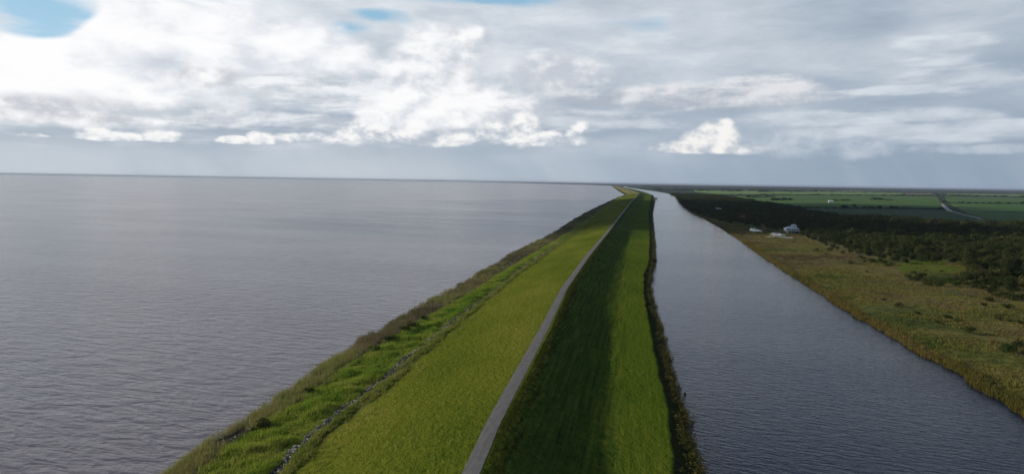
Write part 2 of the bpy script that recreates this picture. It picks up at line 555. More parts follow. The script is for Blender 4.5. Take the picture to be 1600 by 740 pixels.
def levee_material():
    m, g, b = new_mat('levee_grass', 1.0, 0.0)
    p, _ = pos(g)
    px, py, pz = sep(g, p)
    at = g.nodes.new('ShaderNodeAttribute')
    at.attribute_name = 'zone'
    zone = E(g, at.outputs['Fac'])
    n_e = noise(g, p, 0.35, 5, 0.65)                      # ragged zone borders
    n_f = noise(g, p, 1.3, 4, 0.6)
    n_l = noise(g, vec(g, px * 0.03, py * 0.010, 0.0), 1.0, 4, 0.55)    # large tonal patches
    n_s = noise(g, vec(g, px * 0.85, py * 0.035, 0.0), 1.0, 4, 0.6)     # mowing streaks along the levee
    n_t = noise(g, vec(g, px * 0.7 + py * 0.25, py * 0.35 - px * 0.15, pz * 0.3), 1.0, 5, 0.65, 0.6)   # tussocks
    zj = zone + (n_e - 0.5) * 0.35
    # mown lake-side slope
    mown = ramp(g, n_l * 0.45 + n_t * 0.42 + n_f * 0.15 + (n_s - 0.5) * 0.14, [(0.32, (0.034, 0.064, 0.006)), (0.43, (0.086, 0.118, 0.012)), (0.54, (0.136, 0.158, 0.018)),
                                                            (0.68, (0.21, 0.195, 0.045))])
    mown = mix(g, py.ss(3500, 4300), mown, (0.23, 0.215, 0.075))  # strong sunlight on the far stretch, painted in as paler yellow grass
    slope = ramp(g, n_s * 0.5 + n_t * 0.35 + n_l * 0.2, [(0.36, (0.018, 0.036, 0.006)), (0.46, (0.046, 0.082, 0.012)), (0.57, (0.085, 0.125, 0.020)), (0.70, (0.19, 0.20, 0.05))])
    strip = ramp(g, n_l * 0.4 + n_s * 0.35 + n_t * 0.3, [(0.36, (0.032, 0.068, 0.006)), (0.50, (0.080, 0.125, 0.011)), (0.66, (0.130, 0.155, 0.018))])
    verge = ramp(g, n_t, [(0.3, (0.016, 0.026, 0.004)), (0.6, (0.055, 0.068, 0.010))])
    bank = ramp(g, n_f, [(0.3, (0.018, 0.022, 0.009)), (0.7, (0.065, 0.070, 0.024))])
    mud = ramp(g, n_f, [(0.3, (0.030, 0.027, 0.018)), (0.7, (0.085, 0.075, 0.050))])
    soil = ramp(g, n_f, [(0.3, (0.02, 0.04, 0.008)), (0.7, (0.06, 0.10, 0.015))])
    stone = ramp(g, n_f, [(0.3, (0.03, 0.03, 0.024)), (0.6, (0.075, 0.072, 0.062)), (0.75, (0.17, 0.165, 0.155))])
    weeds = ramp(g, n_t, [(0.3, (0.06, 0.08, 0.018)), (0.7, (0.15, 0.15, 0.04))])
    c = mud
    c = mix(g, zj.ss(1.9, 2.1), c, soil)
    c = mix(g, zj.ss(2.95, 3.05), c, stone)
    c = mix(g, zj.ss(3.95, 4.2), c, weeds)
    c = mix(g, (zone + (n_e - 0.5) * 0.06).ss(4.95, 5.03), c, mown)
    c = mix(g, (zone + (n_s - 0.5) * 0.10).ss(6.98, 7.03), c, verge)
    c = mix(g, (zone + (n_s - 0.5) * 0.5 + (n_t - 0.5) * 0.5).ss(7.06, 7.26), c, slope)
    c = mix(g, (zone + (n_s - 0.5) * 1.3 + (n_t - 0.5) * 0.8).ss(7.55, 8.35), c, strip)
    c = mix(g, (zone + (n_e - 0.5) * 0.3).ss(8.95, 9.08), c, bank)
    g.links.new(c, b.inputs['Base Color'])
    h = n_t * 0.7 + n_f * 0.35 + noise(g, p, 3.2, 3, 0.6) * 0.2
    bump(g, b, h, 1.0, 1.3)
    return m


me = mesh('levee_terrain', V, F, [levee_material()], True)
attr(me, 'zone', zz_.ravel())
tag(obj('levee_terrain', me), kind='structure')

# asphalt path on the crest, with a low edge so that it is a slab and not a stripe
yr = Ys[Ys < 4500]
pr = []
for f, dz in ((-0.03, -0.05), (0.0, 0.055), (0.5, 0.085), (1.0, 0.055), (1.03, -0.05)):
    x6, x7 = line_x(6, yr), line_x(7, yr)
    wdt = np.clip(x7 - x6, 2.9, 3.3)
    mid = (x6 + x7) / 2
    edge = (snoise(np.stack([yr, np.full_like(yr, f * 9)], 1), 0.8, 9) - 0.5) * 0.22 if f in (-0.03, 0.0, 1.0, 1.03) else 0
    pr.append(np.stack([mid + (f - 0.5) * wdt + edge, yr, np.full_like(yr, 10.0 + dz)], 1))
V = np.stack(pr, 1).reshape(-1, 3)
idx = np.arange(len(yr) * 5).reshape(len(yr), 5)
F = np.stack([idx[:-1, :-1], idx[:-1, 1:], idx[1:, 1:], idx[1:, :-1]], -1).reshape(-1, 4)


def path_material():
    m, g, b = new_mat('worn_asphalt', 0.85, 0.25)
    p, _ = pos(g)
    px, py, pz = sep(g, p)
    n1 = noise(g, p, 0.5, 6, 0.65)
    n2 = noise(g, vec(g, px * 1.6, py * 0.05, 0), 1.0, 3, 0.5)
    n3 = noise(g, p, 9.0, 3, 0.7)
    c = ramp(g, n1 * 0.45 + n2 * 0.35 + n3 * 0.2, [(0.3, (0.080, 0.077, 0.072)), (0.5, (0.155, 0.148, 0.138)), (0.72, (0.24, 0.228, 0.205))])
    g.links.new(c, b.inputs['Base Color'])
    bump(g, b, n3, 0.4, 0.02)
    return m


tag(obj('levee_path', mesh('levee_path', V, F, [path_material()], False)), kind='structure')

# ------------------------------------------------------------------ water


def water_material(name, deep, rough, wscale, dist, az, spec=0.5, far=None):
    m, g, b = new_mat(name, rough, spec)
    b.inputs['IOR'].default_value = 1.333
    p, _ = pos(g)
    px, py, pz = sep(g, p)
    c_, s_ = math.cos(az), math.sin(az)
    a = px * c_ + py * s_            # along the crests
    t = py * c_ - px * s_            # across
    w1 = noise(g, vec(g, a * (0.09 * wscale), t * (0.24 * wscale), 0.0), 1.0, 2, 0.5, 0.5)
    w2 = noise(g, vec(g, a * (0.30 * wscale), t * (0.62 * wscale), 4.0), 1.0, 4, 0.62, 0.4)
    patch = noise(g, vec(g, a * 0.0035, t * 0.012, 2.0), 1.0, 4, 0.55)   # cat's paws: rougher and calmer water
    k = patch.ss(0.3, 0.7, 0.85, 1.12)
    h = (w1 * 1.0 + w2 * 0.42) * k
    bump(g, b, h, 1.0, dist)
    g.links.new(patch.ss(0.3, 0.7, rough * 0.92, rough * 1.08).s, b.inputs['Roughness'])
    c = mix(g, patch.ss(0.3, 0.7), deep, tuple(v * 1.15 for v in deep))
    g.links.new(c, b.inputs['Base Color'])
    return m


def sheet(name, xs, ys, z, mat):
    xs, ys = np.asarray(xs, float), np.asarray(ys, float)
    gx, gy = np.meshgrid(xs, ys)
    V = np.stack([gx.ravel(), gy.ravel(), np.full(gx.size, z)], 1)
    n, k = len(ys), len(xs)
    i = np.arange(n * k).reshape(n, k)
    F = np.stack([i[:-1, :-1], i[:-1, 1:], i[1:, 1:], i[1:, :-1]], -1).reshape(-1, 4)
    return obj(name, mesh(name, V, F, [mat], True))


lake_m = water_material('lake_water', (0.150, 0.134, 0.142), 0.21, 1.0, 0.80, R(-9))
canal_m = water_material('canal_water', (0.006, 0.011, 0.026), 0.12, 2.4, 0.30, R(-14), 0.42)
# the two waters meet under the levee: one mesh each, split along its middle line
yw = np.concatenate([[-3000], Ys, [16000, 22000, 45000]])
xm = np.interp(yw, Ys, (_XL[5] + _XL[8]) / 2)
left_x = np.array([-45000, -20000, -8000, -3000, -1200, -500, -200])


def split_water(name, xs_of, mat):
    rows = [xs_of(i) for i in range(len(yw))]
    k = len(rows[0])
    V = np.concatenate([np.stack([r, np.full(k, yw[i]), np.zeros(k)], 1) for i, r in enumerate(rows)])
    i = np.arange(len(yw) * k).reshape(len(yw), k)
    F = np.stack([i[:-1, :-1], i[:-1, 1:], i[1:, 1:], i[1:, :-1]], -1).reshape(-1, 4)
    return tag(obj(name, mesh(name, V, F, [mat], True)), kind='structure')


split_water('lake_water', lambda i: np.concatenate([np.minimum(left_x, xm[i] - 1.0 - np.arange(7)[::-1]), [xm[i]]]), lake_m)
x11w = np.interp(yw, Ys, _XL[11])
split_water('canal_water', lambda i: np.linspace(xm[i], max(x11w[i], xm[i] + 5) + 14.0, 6), canal_m)

# ------------------------------------------------------------------ land right of the canal
LX = np.concatenate([[-0.5, 0.0, 1.0, 2.0, 4.0], np.geomspace(6, 44000, 150)])
yl = np.concatenate([[-3000, -1000, -400], Ys])
xe = np.interp(yl, Ys, _XL[11])
gx = xe[:, None] + LX[None, :]
gy = np.repeat(yl[:, None], len(LX), 1)
base = np.interp(LX, [-0.5, 0, 1, 2, 4, 20, 200, 44000], [-0.5, -0.1, 0.35, 0.6, 0.8, 1.1, 1.6, 1.8])
gz = np.repeat(base[None, :], len(yl), 0)
q = np.stack([gx.ravel(), gy.ravel()], 1)
amp = np.clip(LX / 6, 0, 1)[None, :].repeat(len(yl), 0).ravel() * np.exp(-q[:, 1] / 3000).clip(0, 1)
gz = gz.ravel() + amp * ((snoise(q, 0.05, 11) - 0.5) * 0.5 + (snoise(q, 0.25, 12) - 0.5) * 0.45)
V = np.stack([q[:, 0], q[:, 1], gz], 1)
n, k = len(yl), len(LX)
i = np.arange(n * k).reshape(n, k)
F = np.stack([i[:-1, :-1], i[:-1, 1:], i[1:, 1:], i[1:, :-1]], -1).reshape(-1, 4)
keep = V[F[:, 1], 0] < 45000
F = F[keep]


def land_material():
    m, g, b = new_mat('marsh_ground', 0.95, 0.1)
    p, _ = pos(g)
    px, py, pz = sep(g, p)
    n1 = noise(g, vec(g, px * 0.012, py * 0.02, 0), 1.0, 5, 0.6, 0.4)
    n2 = noise(g, p, 0.28, 5, 0.65)
    n3 = noise(g, vec(g, px * 0.0009, py * 0.004, 1.0), 1.0, 5, 0.6)
    near = ramp(g, n1 * 0.65 + n2 * 0.4, [(0.36, (0.022, 0.036, 0.008)), (0.45, (0.075, 0.095, 0.018)), (0.55, (0.165, 0.145, 0.036)),
                                           (0.62, (0.105, 0.070, 0.044)), (0.72, (0.055, 0.090, 0.018))])
    far = ramp(g, n3, [(0.35, (0.010, 0.020, 0.010)), (0.5, (0.022, 0.046, 0.018)), (0.62, (0.040, 0.078, 0.026)), (0.7, (0.015, 0.028, 0.014))])
    c = mix(g, py.ss(1300, 2200), near, far)
    g.links.new(c, b.inputs['Base Color'])
    bump(g, b, n2, 1.0, 0.5)
    return m


land_m = land_material()
tag(obj('marsh_ground', mesh('marsh_ground', V, F, [land_m], True)), kind='structure')

# far shore behind the lake and the flat land to the horizon
fs = [(-700, 266, 26), (0, 272.4), (300, 276.9), (560, 280.8), (760, 284.4), (830, 286.3), (880, 287.6), (930, 288.9), (958, 290.0)]
edge = []
for e in fs:
    gpt = ground(e[0], e[1], 0.0) if e[0] >= 0 else np.array([-44500, 33000.0, 0])
    edge.append((gpt[0], min(gpt[1], 40000)))
edge.append((float(_XL[1][-1]) + 40, 12480.0))
edge.append((44900.0, 12480.0))
tops = []
V, F = [], []
for j, (a_, b_) in enumerate(edge):
    V += [(a_, b_, -0.3), (a_, b_ + 60, 1.5), (a_ * 1.0, 44500.0, 1.5)]
for j in range(len(edge) - 1):
    a_ = 3 * j
    F += [[a_, a_ + 3, a_ + 4, a_ + 1], [a_ + 1, a_ + 4, a_ + 5, a_ + 2]]


def far_material():
    m, g, b = new_mat('far_shore', 0.95, 0.1)
    p, _ = pos(g)
    px, py, pz = sep(g, p)
    n3 = noise(g, vec(g, px * 0.0006, py * 0.0008, 1.0), 1.0, 5, 0.6)
    c = ramp(g, n3, [(0.35, (0.010, 0.016, 0.010)), (0.55, (0.022, 0.036, 0.016)), (0.7, (0.05, 0.08, 0.03))])
    g.links.new(c, b.inputs['Base Color'])
    return m


tag(obj('far_shore_land', mesh('far_shore_land', np.array(V), F, [far_material()], False)), kind='structure')

# haze
hb = np.array([[x_, y_, z_] for x_ in (-46000, 46000) for y_ in (-3500, 46000) for z_ in (-2.5, 72)], float)
hf = [[0, 1, 3, 2], [4, 6, 7, 5], [0, 4, 5, 1], [2, 3, 7, 6], [0, 2, 6, 4], [1, 5, 7, 3]]
hm = bpy.data.materials.new('haze')
hm.use_nodes = True
hm.node_tree.nodes.clear()
ho = hm.node_tree.nodes.new('ShaderNodeOutputMaterial')
hv = hm.node_tree.nodes.new('ShaderNodeVolumePrincipled')
hv.inputs['Color'].default_value = (0.50, 0.60, 0.76, 1)
hv.inputs['Density'].default_value = 2.6e-5
hv.inputs['Anisotropy'].default_value = 0.2
hm.node_tree.links.new(hv.outputs[0], ho.inputs['Volume'])
tag(obj('haze', mesh('haze', hb, hf, [hm])), kind='stuff')

# ------------------------------------------------------------------ vegetation


def to_px(p):
    d = np.asarray(p, float) - CAM
    w = d @ fw
    return 800 + FPX * (d @ cr) / w, 370 - FPX * (d @ cu) / w


def foliage_mat(name, stops, trans=0.25, nscale=0.25, rnd=0.35):
    m = bpy.data.materials.new(name)
    m.use_nodes = True
    g = m.node_tree
    g.nodes.clear()
    out = g.nodes.new('ShaderNodeOutputMaterial')
    p, geo = pos(g)
    at = g.nodes.new('ShaderNodeAttribute')
    at.attribute_name = 'hue'
    oi = g.nodes.new('ShaderNodeObjectInfo')
    n = noise(g, p, nscale, 3, 0.6)
    isl = E(g, geo.outputs['Random Per Island'])
    f = n * 0.35 + E(g, at.outputs['Fac']) * 0.45 + isl * rnd * 0.5 + E(g, oi.outputs['Random']) * 0.18 - 0.05
    c = ramp(g, f, stops)
    d = g.nodes.new('ShaderNodeBsdfDiffuse')
    t = g.nodes.new('ShaderNodeBsdfTranslucent')
    g.links.new(c, d.inputs[0])
    g.links.new(c, t.inputs[0])
    ms = g.nodes.new('ShaderNodeMixShader')
    ms.inputs[0].default_value = trans
    g.links.new(d.outputs[0], ms.inputs[1])
    g.links.new(t.outputs[0], ms.inputs[2])
    g.links.new(ms.outputs[0], out.inputs[0])
    return m


def blades(name, base, height, spread, n_per, width, lean, mat, hue, wind=(0.4, 0.1)):
    """clumps of bent three-sided blades; base (n,3); height, spread, width: (n,) arrays"""
    n = len(base)
    rep = lambda a: np.repeat(np.broadcast_to(a, (n,)), n_per)
    N = n * n_per
    B = np.repeat(base, n_per, 0).astype(float)
    ang = rng.uniform(0, 2 * np.pi, N)
    rad = np.sqrt(rng.uniform(0, 1, N)) * rep(spread)
    B[:, 0] += np.cos(ang) * rad
    B[:, 1] += np.sin(ang) * rad
    h = rep(height) * rng.uniform(0.55, 1.1, N)
    w = rep(width) * rng.uniform(0.6, 1.3, N)
    la = ang + rng.normal(0, 0.8, N)
    lx = (np.cos(la) * lean + wind[0] * lean) * h * rng.uniform(0.2, 1.0, N)
    ly = (np.sin(la) * lean + wind[1] * lean) * h * rng.uniform(0.2, 1.0, N)
    fa = rng.uniform(0, np.pi, N)
    dx, dy = np.cos(fa) * w * 0.5, np.sin(fa) * w * 0.5
    V = np.zeros((N, 5, 3))
    V[:, 0] = B - np.stack([dx, dy, np.full(N, 0.15)], 1)
    V[:, 1] = B + np.stack([dx, dy, np.full(N, -0.15)], 1)
    mid = B + np.stack([lx * 0.35, ly * 0.35, h * 0.6], 1)
    V[:, 2] = mid - np.stack([dx, dy, 0 * dx], 1) * 0.85
    V[:, 3] = mid + np.stack([dx, dy, 0 * dx], 1) * 0.85
    V[:, 4] = B + np.stack([lx, ly, h], 1)
    i = (np.arange(N) * 5)[:, None]
    F = np.concatenate([i + np.array([[0, 1, 3]]), i + np.array([[0, 3, 2]]), i + np.array([[2, 3, 4]])], 0)
    me = mesh(name, V.reshape(-1, 3), F, [mat], False)
    attr(me, 'hue', np.repeat(np.repeat(hue, n_per) + rng.normal(0, 0.06, N), 5))
    return tag(obj(name, me), kind='stuff')


def logy(n, a, b):
    return np.exp(rng.uniform(math.log(a), math.log(b), n))


# sparse brown reeds standing in the lake edge
n = 22000
y = logy(n, 120, 3300)
zn = rng.normal(1.32, 0.42, n).clip(0.72, 2.15)
keep = snoise(np.stack([y, zn * 20], 1), 0.07, 21) + rng.uniform(-0.25, 0.25, n) > 0.36
y, zn = y[keep], zn[keep]
x, z = levee_at(zn, y)
z = np.maximum(z, -0.1)
far = 1 + y / 900
blades('shoreline_reeds', np.stack([x, y, z], 1), rng.uniform(0.9, 2.1, len(y)) * np.minimum(far, 1.25), 0.7 * far, 9, 0.045 * far, 0.35,
       foliage_mat('reed', [(0.2, (0.11, 0.095, 0.058)), (0.42, (0.23, 0.20, 0.10)), (0.6, (0.26, 0.25, 0.09)), (0.8, (0.17, 0.24, 0.055))], 0.4),
       (snoise(np.stack([x, y], 1), 0.03, 5)))

# tall bright grass in a band along the shore
n = 21000
y = logy(n, 115, 3300)
zn = rng.uniform(2.05, 3.3, n)
pat = snoise(np.stack([y, zn * 30], 1), 0.05, 23)
keep = pat + rng.uniform(-0.3, 0.3, n) > 0.12
y, zn, pat = y[keep], zn[keep], pat[keep]
x, z = levee_at(zn, y)
far = 1 + y / 900
tall_m = foliage_mat('tall_grass', [(0.15, (0.030, 0.085, 0.010)), (0.4, (0.115, 0.225, 0.024)), (0.6, (0.24, 0.31, 0.042)), (0.82, (0.34, 0.32, 0.085))], 0.42)
blades('tall_grass', np.stack([x, y, z], 1), (0.35 + 1.9 * snoise(np.stack([x, y], 1), 0.19, 8) ** 1.4) * np.interp(zn, [2.0, 2.4, 2.75, 3.0, 3.3], [0.75, 1.3, 1.35, 0.8, 0.45]), 0.75 * far, 13, 0.10 * far, 0.5,
       tall_m, 0.05 + 0.5 * snoise(np.stack([x, y], 1), 0.07, 6) + 0.4 * snoise(np.stack([x, y], 1), 0.3, 7))

# low weeds between the stones and the mown grass
n = 9000
y = logy(n, 120, 2500)
zn = rng.normal(4.55, 0.28, n).clip(3.7, 5.15)
keep = snoise(np.stack([y, zn * 20], 1), 0.11, 29) + rng.uniform(-0.2, 0.2, n) > 0.36
y, zn = y[keep], zn[keep]
x, z = levee_at(zn, y)
far = 1 + y / 900
blades('low_weeds', np.stack([x, y, z], 1), rng.uniform(0.4, 1.3, len(y)), 0.6 * far, 11, 0.11 * far, 0.6,
       foliage_mat('weed', [(0.2, (0.09, 0.13, 0.025)), (0.5, (0.20, 0.235, 0.045)), (0.8, (0.29, 0.26, 0.085))], 0.45), snoise(np.stack([x, y], 1), 0.2, 16))

# stalks that the mower left on the land-side slope, in rows along it
n = 5200
y = logy(n, 120, 1500)
row = rng.choice([7.12, 7.22, 7.3, 7.42, 7.55, 7.66, 7.8, 7.9], n) + rng.normal(0, 0.03, n)
keep = snoise(np.stack([y * 0.35, row * 40], 1), 0.12, 33) > 0.56
y, row = y[keep], row[keep]
x, z = levee_at(row, y)
blades('slope_stalks', np.stack([x, y, z], 1), rng.uniform(0.25, 0.6, len(y)), 0.6, 7, 0.07, 0.8,
       foliage_mat('stalks', [(0.2, (0.03, 0.055, 0.012)), (0.6, (0.07, 0.10, 0.02)), (0.85, (0.13, 0.14, 0.04))], 0.25), rng.uniform(0, 1, len(y)))

# rip-rap stones
n = 2600
y = logy(n, 120, 1400)
zn = np.where(rng.uniform(0, 1, n) < 0.8, rng.normal(3.55, 0.36, n), rng.normal(1.75, 0.22, n)).clip(1.2, 4.3)
x, z = levee_at(zn, y)
s = rng.uniform(0.14, 0.42, n) * (1 + y / 2500)
ico = []
ph = (1 + 5 ** .5) / 2
for a_, b_ in ((1, ph), (-1, ph), (1, -ph), (-1, -ph)):
    ico += [(0, a_, b_), (a_, b_, 0), (b_, 0, a_)]
ico = np.array(ico, float)
ico /= np.linalg.norm(ico[0])
icof = []
for a_ in range(12):
    for b_ in range(a_ + 1, 12):
        for c_ in range(b_ + 1, 12):
            if all(abs(np.linalg.norm(ico[p_] - ico[q_]) - 1.0515) < 0.01 for p_, q_ in ((a_, b_), (b_, c_), (a_, c_))):
                nrm = np.cross(ico[b_] - ico[a_], ico[c_] - ico[a_])
                icof.append((a_, b_, c_) if nrm @ ico[a_] > 0 else (a_, c_, b_))
icof = np.array(icof)
V = ico[None] * (1 + rng.uniform(-0.28, 0.28, (n, 12, 1))) * s[:, None, None] * rng.uniform(0.6, 1.25, (n, 1, 3)) * np.array([1, 1, 0.7])
V = V + np.stack([x, y, z + s * 0.2], 1)[:, None, :]
F = (np.arange(n) * 12)[:, None, None] + icof[None]
me = mesh('riprap_rubble', V.reshape(-1, 3), F.reshape(-1, 3),
          [foliage_mat('limestone', [(0.1, (0.05, 0.048, 0.042)), (0.5, (0.12, 0.115, 0.10)), (0.85, (0.36, 0.345, 0.31))], 0.0, 0.3, 1.0)], False)
attr(me, 'hue', np.repeat(rng.uniform(0, 1, n), 12))
tag(obj('riprap_rubble', me), kind='stuff')


# leafy clumps: many small leaf faces spread through a few lobes
def leaves(centres, radii, n, size, up=0.35):
    """centres (k,3), radii (k,3): n leaf quads through the lobes"""
    k = len(centres)
    wgt = radii.prod(1) ** (2 / 3)
    j = rng.choice(k, n, p=wgt / wgt.sum())
    d = rng.normal(0, 1, (n, 3))
    d /= np.linalg.norm(d, axis=1)[:, None]
    r = rng.uniform(0.25, 1.0, n) ** 0.45 * rng.uniform(0.86, 1.14, n)
    c = centres[j] + d * radii[j] * r[:, None]
    nn = d + rng.normal(0, 0.55, (n, 3)) + np.array([0, 0, up])
    nn /= np.linalg.norm(nn, axis=1)[:, None]
    t = np.cross(nn, rng.normal(0, 1, (n, 3)))
    t /= np.linalg.norm(t, axis=1)[:, None]
    b = np.cross(nn, t)
    s1 = size * rng.uniform(0.6, 1.35, n)[:, None]
    s2 = s1 * rng.uniform(0.55, 1.0, n)[:, None]
    V = np.stack([c - t * s1, c + b * s2 * 0.6 - nn * s1 * 0.15, c + t * s1, c - b * s2 * 0.6 - nn * s1 * 0.15], 1)
    F = (np.arange(n) * 4)[:, None] + np.array([[0, 1, 2, 3]])
    return V.reshape(-1, 3), F, np.repeat((rng.uniform(0, 1, k)[j] * 0.7 + rng.uniform(0, 0.3, n)), 4)


def lobes(k, w, h, z0):
    a = rng.uniform(0, 2 * np.pi, k)
    r = np.sqrt(rng.uniform(0, 1, k)) * w * 0.55
    zc_ = z0 + rng.uniform(0.25, 0.8, k) * h * (1 - 0.35 * (r / (w * 0.62)))
    c = np.stack([np.cos(a) * r, np.sin(a) * r, zc_], 1)
    rad = np.stack([rng.uniform(0.32, 0.5, k) * w, rng.uniform(0.32, 0.5, k) * w, rng.uniform(0.2, 0.34, k) * h], 1)
    return c, rad


tree_m = foliage_mat('tree_leaves', [(0.12, (0.009, 0.018, 0.006)), (0.38, (0.024, 0.040, 0.010)), (0.6, (0.050, 0.060, 0.016)), (0.85, (0.095, 0.085, 0.032))], 0.12, 0.05)
green_m = foliage_mat('green_leaves', [(0.12, (0.012, 0.026, 0.008)), (0.5, (0.032, 0.062, 0.014)), (0.85, (0.07, 0.10, 0.025))], 0.2, 0.1)
olive_m = foliage_mat('olive_leaves', [(0.12, (0.035, 0.035, 0.014)), (0.5, (0.075, 0.070, 0.024)), (0.85, (0.12, 0.10, 0.04))], 0.2, 0.2)
grey_m = foliage_mat('bare_twigs', [(0.12, (0.06, 0.055, 0.048)), (0.5, (0.12, 0.11, 0.095)), (0.85, (0.20, 0.19, 0.17))], 0.1, 0.3)
bark_m = plain('bark', (0.085, 0.07, 0.055), 0.9, 0.3, 1.5, 0.1)


def tube(path, rad, sides=7):
    path = np.asarray(path, float)
    V, F = [], []
    for i_, p_ in enumerate(path):
        d = path[min(i_ + 1, len(path) - 1)] - path[max(i_ - 1, 0)]
        d /= np.linalg.norm(d)
        a_ = np.cross(d, [0.31, 0.95, 0.05]); a_ /= np.linalg.norm(a_)
        b_ = np.cross(d, a_)
        for q_ in range(sides):
            t_ = 2 * math.pi * q_ / sides
            V.append(p_ + (a_ * math.cos(t_) + b_ * math.sin(t_)) * rad[i_])
    for i_ in range(len(path) - 1):
        for q_ in range(sides):
            F.append([i_ * sides + q_, i_ * sides + (q_ + 1) % sides, (i_ + 1) * sides + (q_ + 1) % sides, (i_ + 1) * sides + q_])
    F.append([(len(path) - 1) * sides + q_ for q_ in range(sides)])
    return V, F


def join(parts):
    V, F = [], []
    for v, f in parts:
        o = len(V)
        V += [tuple(p_) for p_ in v]
        F += [[i_ + o for i_ in q_] for q_ in f]
    return np.array(V), F


TREES = []
for q in range(7):
    h = rng.uniform(8.5, 14.0)
    w = h * rng.uniform(0.56, 0.74)
    z0 = h * 0.22
    c, rad = lobes(int(rng.integers(8, 12)), w, h - z0, z0)
    v, f, hu = leaves(c, rad, 2000, 0.44)
    me = mesh('crown', v, f, [tree_m], False)
    attr(me, 'hue', hu)
    parts = [tube([(0, 0, -0.4), (0.1, 0, h * 0.2), (0.25, 0.1, h * 0.45)], [0.34, 0.26, 0.16])]
    for b_ in range(5):
        tip = c[b_]
        parts.append(tube([(0.08, 0.03, h * (0.17 + 0.04 * b_)), tuple(tip * 0.55 + np.array([0, 0, h * 0.12])), tuple(tip)], [0.16, 0.10, 0.04], 5))
    v, f = join(parts)
    TREES.append((me, mesh('trunk', v, f, [bark_m], True), h, w))


def shrub_mesh(w, h, mat, n=420, size=0.22, k=7):
    c, rad = lobes(k, w, h, 0.0)
    v, f, hu = leaves(c, rad, n, size)
    v[:, 2] = np.maximum(v[:, 2], -0.05)
    me = mesh('shrub', v, f, [mat], False)
    attr(me, 'hue', hu)
    return me


SHRUB = {'dark': [shrub_mesh(2.6, 2.6, tree_m) for _ in range(3)], 'green': [shrub_mesh(2.8, 2.3, green_m) for _ in range(3)],
         'olive': [shrub_mesh(2.6, 2.0, olive_m) for _ in range(3)], 'grey': [shrub_mesh(2.2, 2.6, grey_m, 300, 0.16) for _ in range(2)],
         'weed': [shrub_mesh(1.8, 1.3, tree_m, 420, 0.26, 3)]}


def shrub(px, py, z, kind, s, label, group=None, name='shrub'):
    p_ = ground(px, py, z)
    o = obj(name, random.choice(SHRUB[kind]), None, (p_[0], p_[1], z), random.uniform(0, 6.28))
    o.scale = (s * random.uniform(0.9, 1.15), s * random.uniform(0.9, 1.15), s * random.uniform(0.85, 1.1))
    return tag(o, label, 'shrub', group)


shrub(416, 666, 1.6, 'olive', 1.35, 'large olive brown bush with a dark shadowed foot in the tall shore grass')
shrub(404, 672, 1.4, 'dark', 1.0, 'dark bush beside the large olive brown bush on the lake shore')
shrub(484, 615, 1.6, 'dark', 1.05, 'lone dark bush on the shore between the reeds and the bright tall grass')
for px, py, s in ((587, 549, 1.1), (608, 533, 1.2), (617, 530, 1.1), (634, 518, 1.3), (645, 512, 1.4), (662, 500, 1.1)):
    shrub(px, py, 1.6, 'dark' if s > 1.15 else 'green', s, 'round dark bush in a row rising from the bright grass along the lake shore', 'bushes in the tall grass along the lake')

# brown shrubby fringe along the lake farther off, dark scrub beyond it
cs, rs_ = [], []
for _ in range(560):
    y_ = float(logy(1, 290, 3300)[0])
    if y_ < 480 and random.random() < 0.5:
        continue
    zn_ = np.array([random.uniform(0.95, 1.65)])
    x_, z_ = levee_at(zn_, np.array([y_]))
    s_ = random.uniform(0.6, 1.35) * (1 + y_ / 2500)
    cs.append((x_[0], y_, max(z_[0], 0) + s_ * 0.55))
    rs_.append((s_ * 1.3, s_ * 1.9, s_ * 0.95))
v, f, hu = leaves(np.array(cs), np.array(rs_), 52000, 0.34)
me = mesh('shoreline_undergrowth', v, f, [foliage_mat('scrub', [(0.1, (0.05, 0.066, 0.030)), (0.45, (0.105, 0.130, 0.055)), (0.7, (0.155, 0.165, 0.080)), (0.9, (0.19, 0.165, 0.095))], 0.2, 0.02)], False)
attr(me, 'hue', hu)
tag(obj('shoreline_undergrowth', me), kind='stuff')

# low growth along the canal bank of the levee
cs, rs_ = [], []
for _ in range(1900):
    y_ = float(logy(1, 120, 3300)[0])
    zn_ = np.array([random.gauss(9.82, 0.2)])
    x_, z_ = levee_at(zn_.clip(9.25, 10.45), np.array([y_]))
    s_ = random.uniform(0.6, 1.45) * (1 + y_ / 1800)
    cs.append((x_[0], y_, max(z_[0], 0) + s_ * 0.6))
    rs_.append((s_ * 0.95, s_ * 1.5, s_ * 0.9))
v, f, hu = leaves(np.array(cs), np.array(rs_), 76000, 0.24)
me = mesh('bank_undergrowth', v, f, [foliage_mat('bank_scrub', [(0.1, (0.022, 0.030, 0.010)), (0.42, (0.080, 0.085, 0.020)), (0.7, (0.13, 0.115, 0.034)), (0.92, (0.13, 0.085, 0.04))], 0.2, 0.06)], False)
attr(me, 'hue', hu)
tag(obj('bank_undergrowth', me), kind='stuff')
for px, py, s, lb in ((1019, 412, 2.0, 'dark rounded bush bulging over the canal where the levee bank bends'),
                      (1014, 334, 2.6, 'dark bush on the levee bank of the canal halfway to its bend'),
                      (1024, 311.5, 4.2, 'dark bush on a small point jutting into the canal far along the levee'),
                      (1017, 372, 1.9, 'dark shrub on the canal bank below the narrow part of the levee')):
    shrub(px, py, 0.1, 'dark', s, lb)
shrub(1069, 616, -0.1, 'weed', 0.5, 'small dark clump of water weed standing in the canal just off the bank', name='water_weed')['category'] = 'water plant'

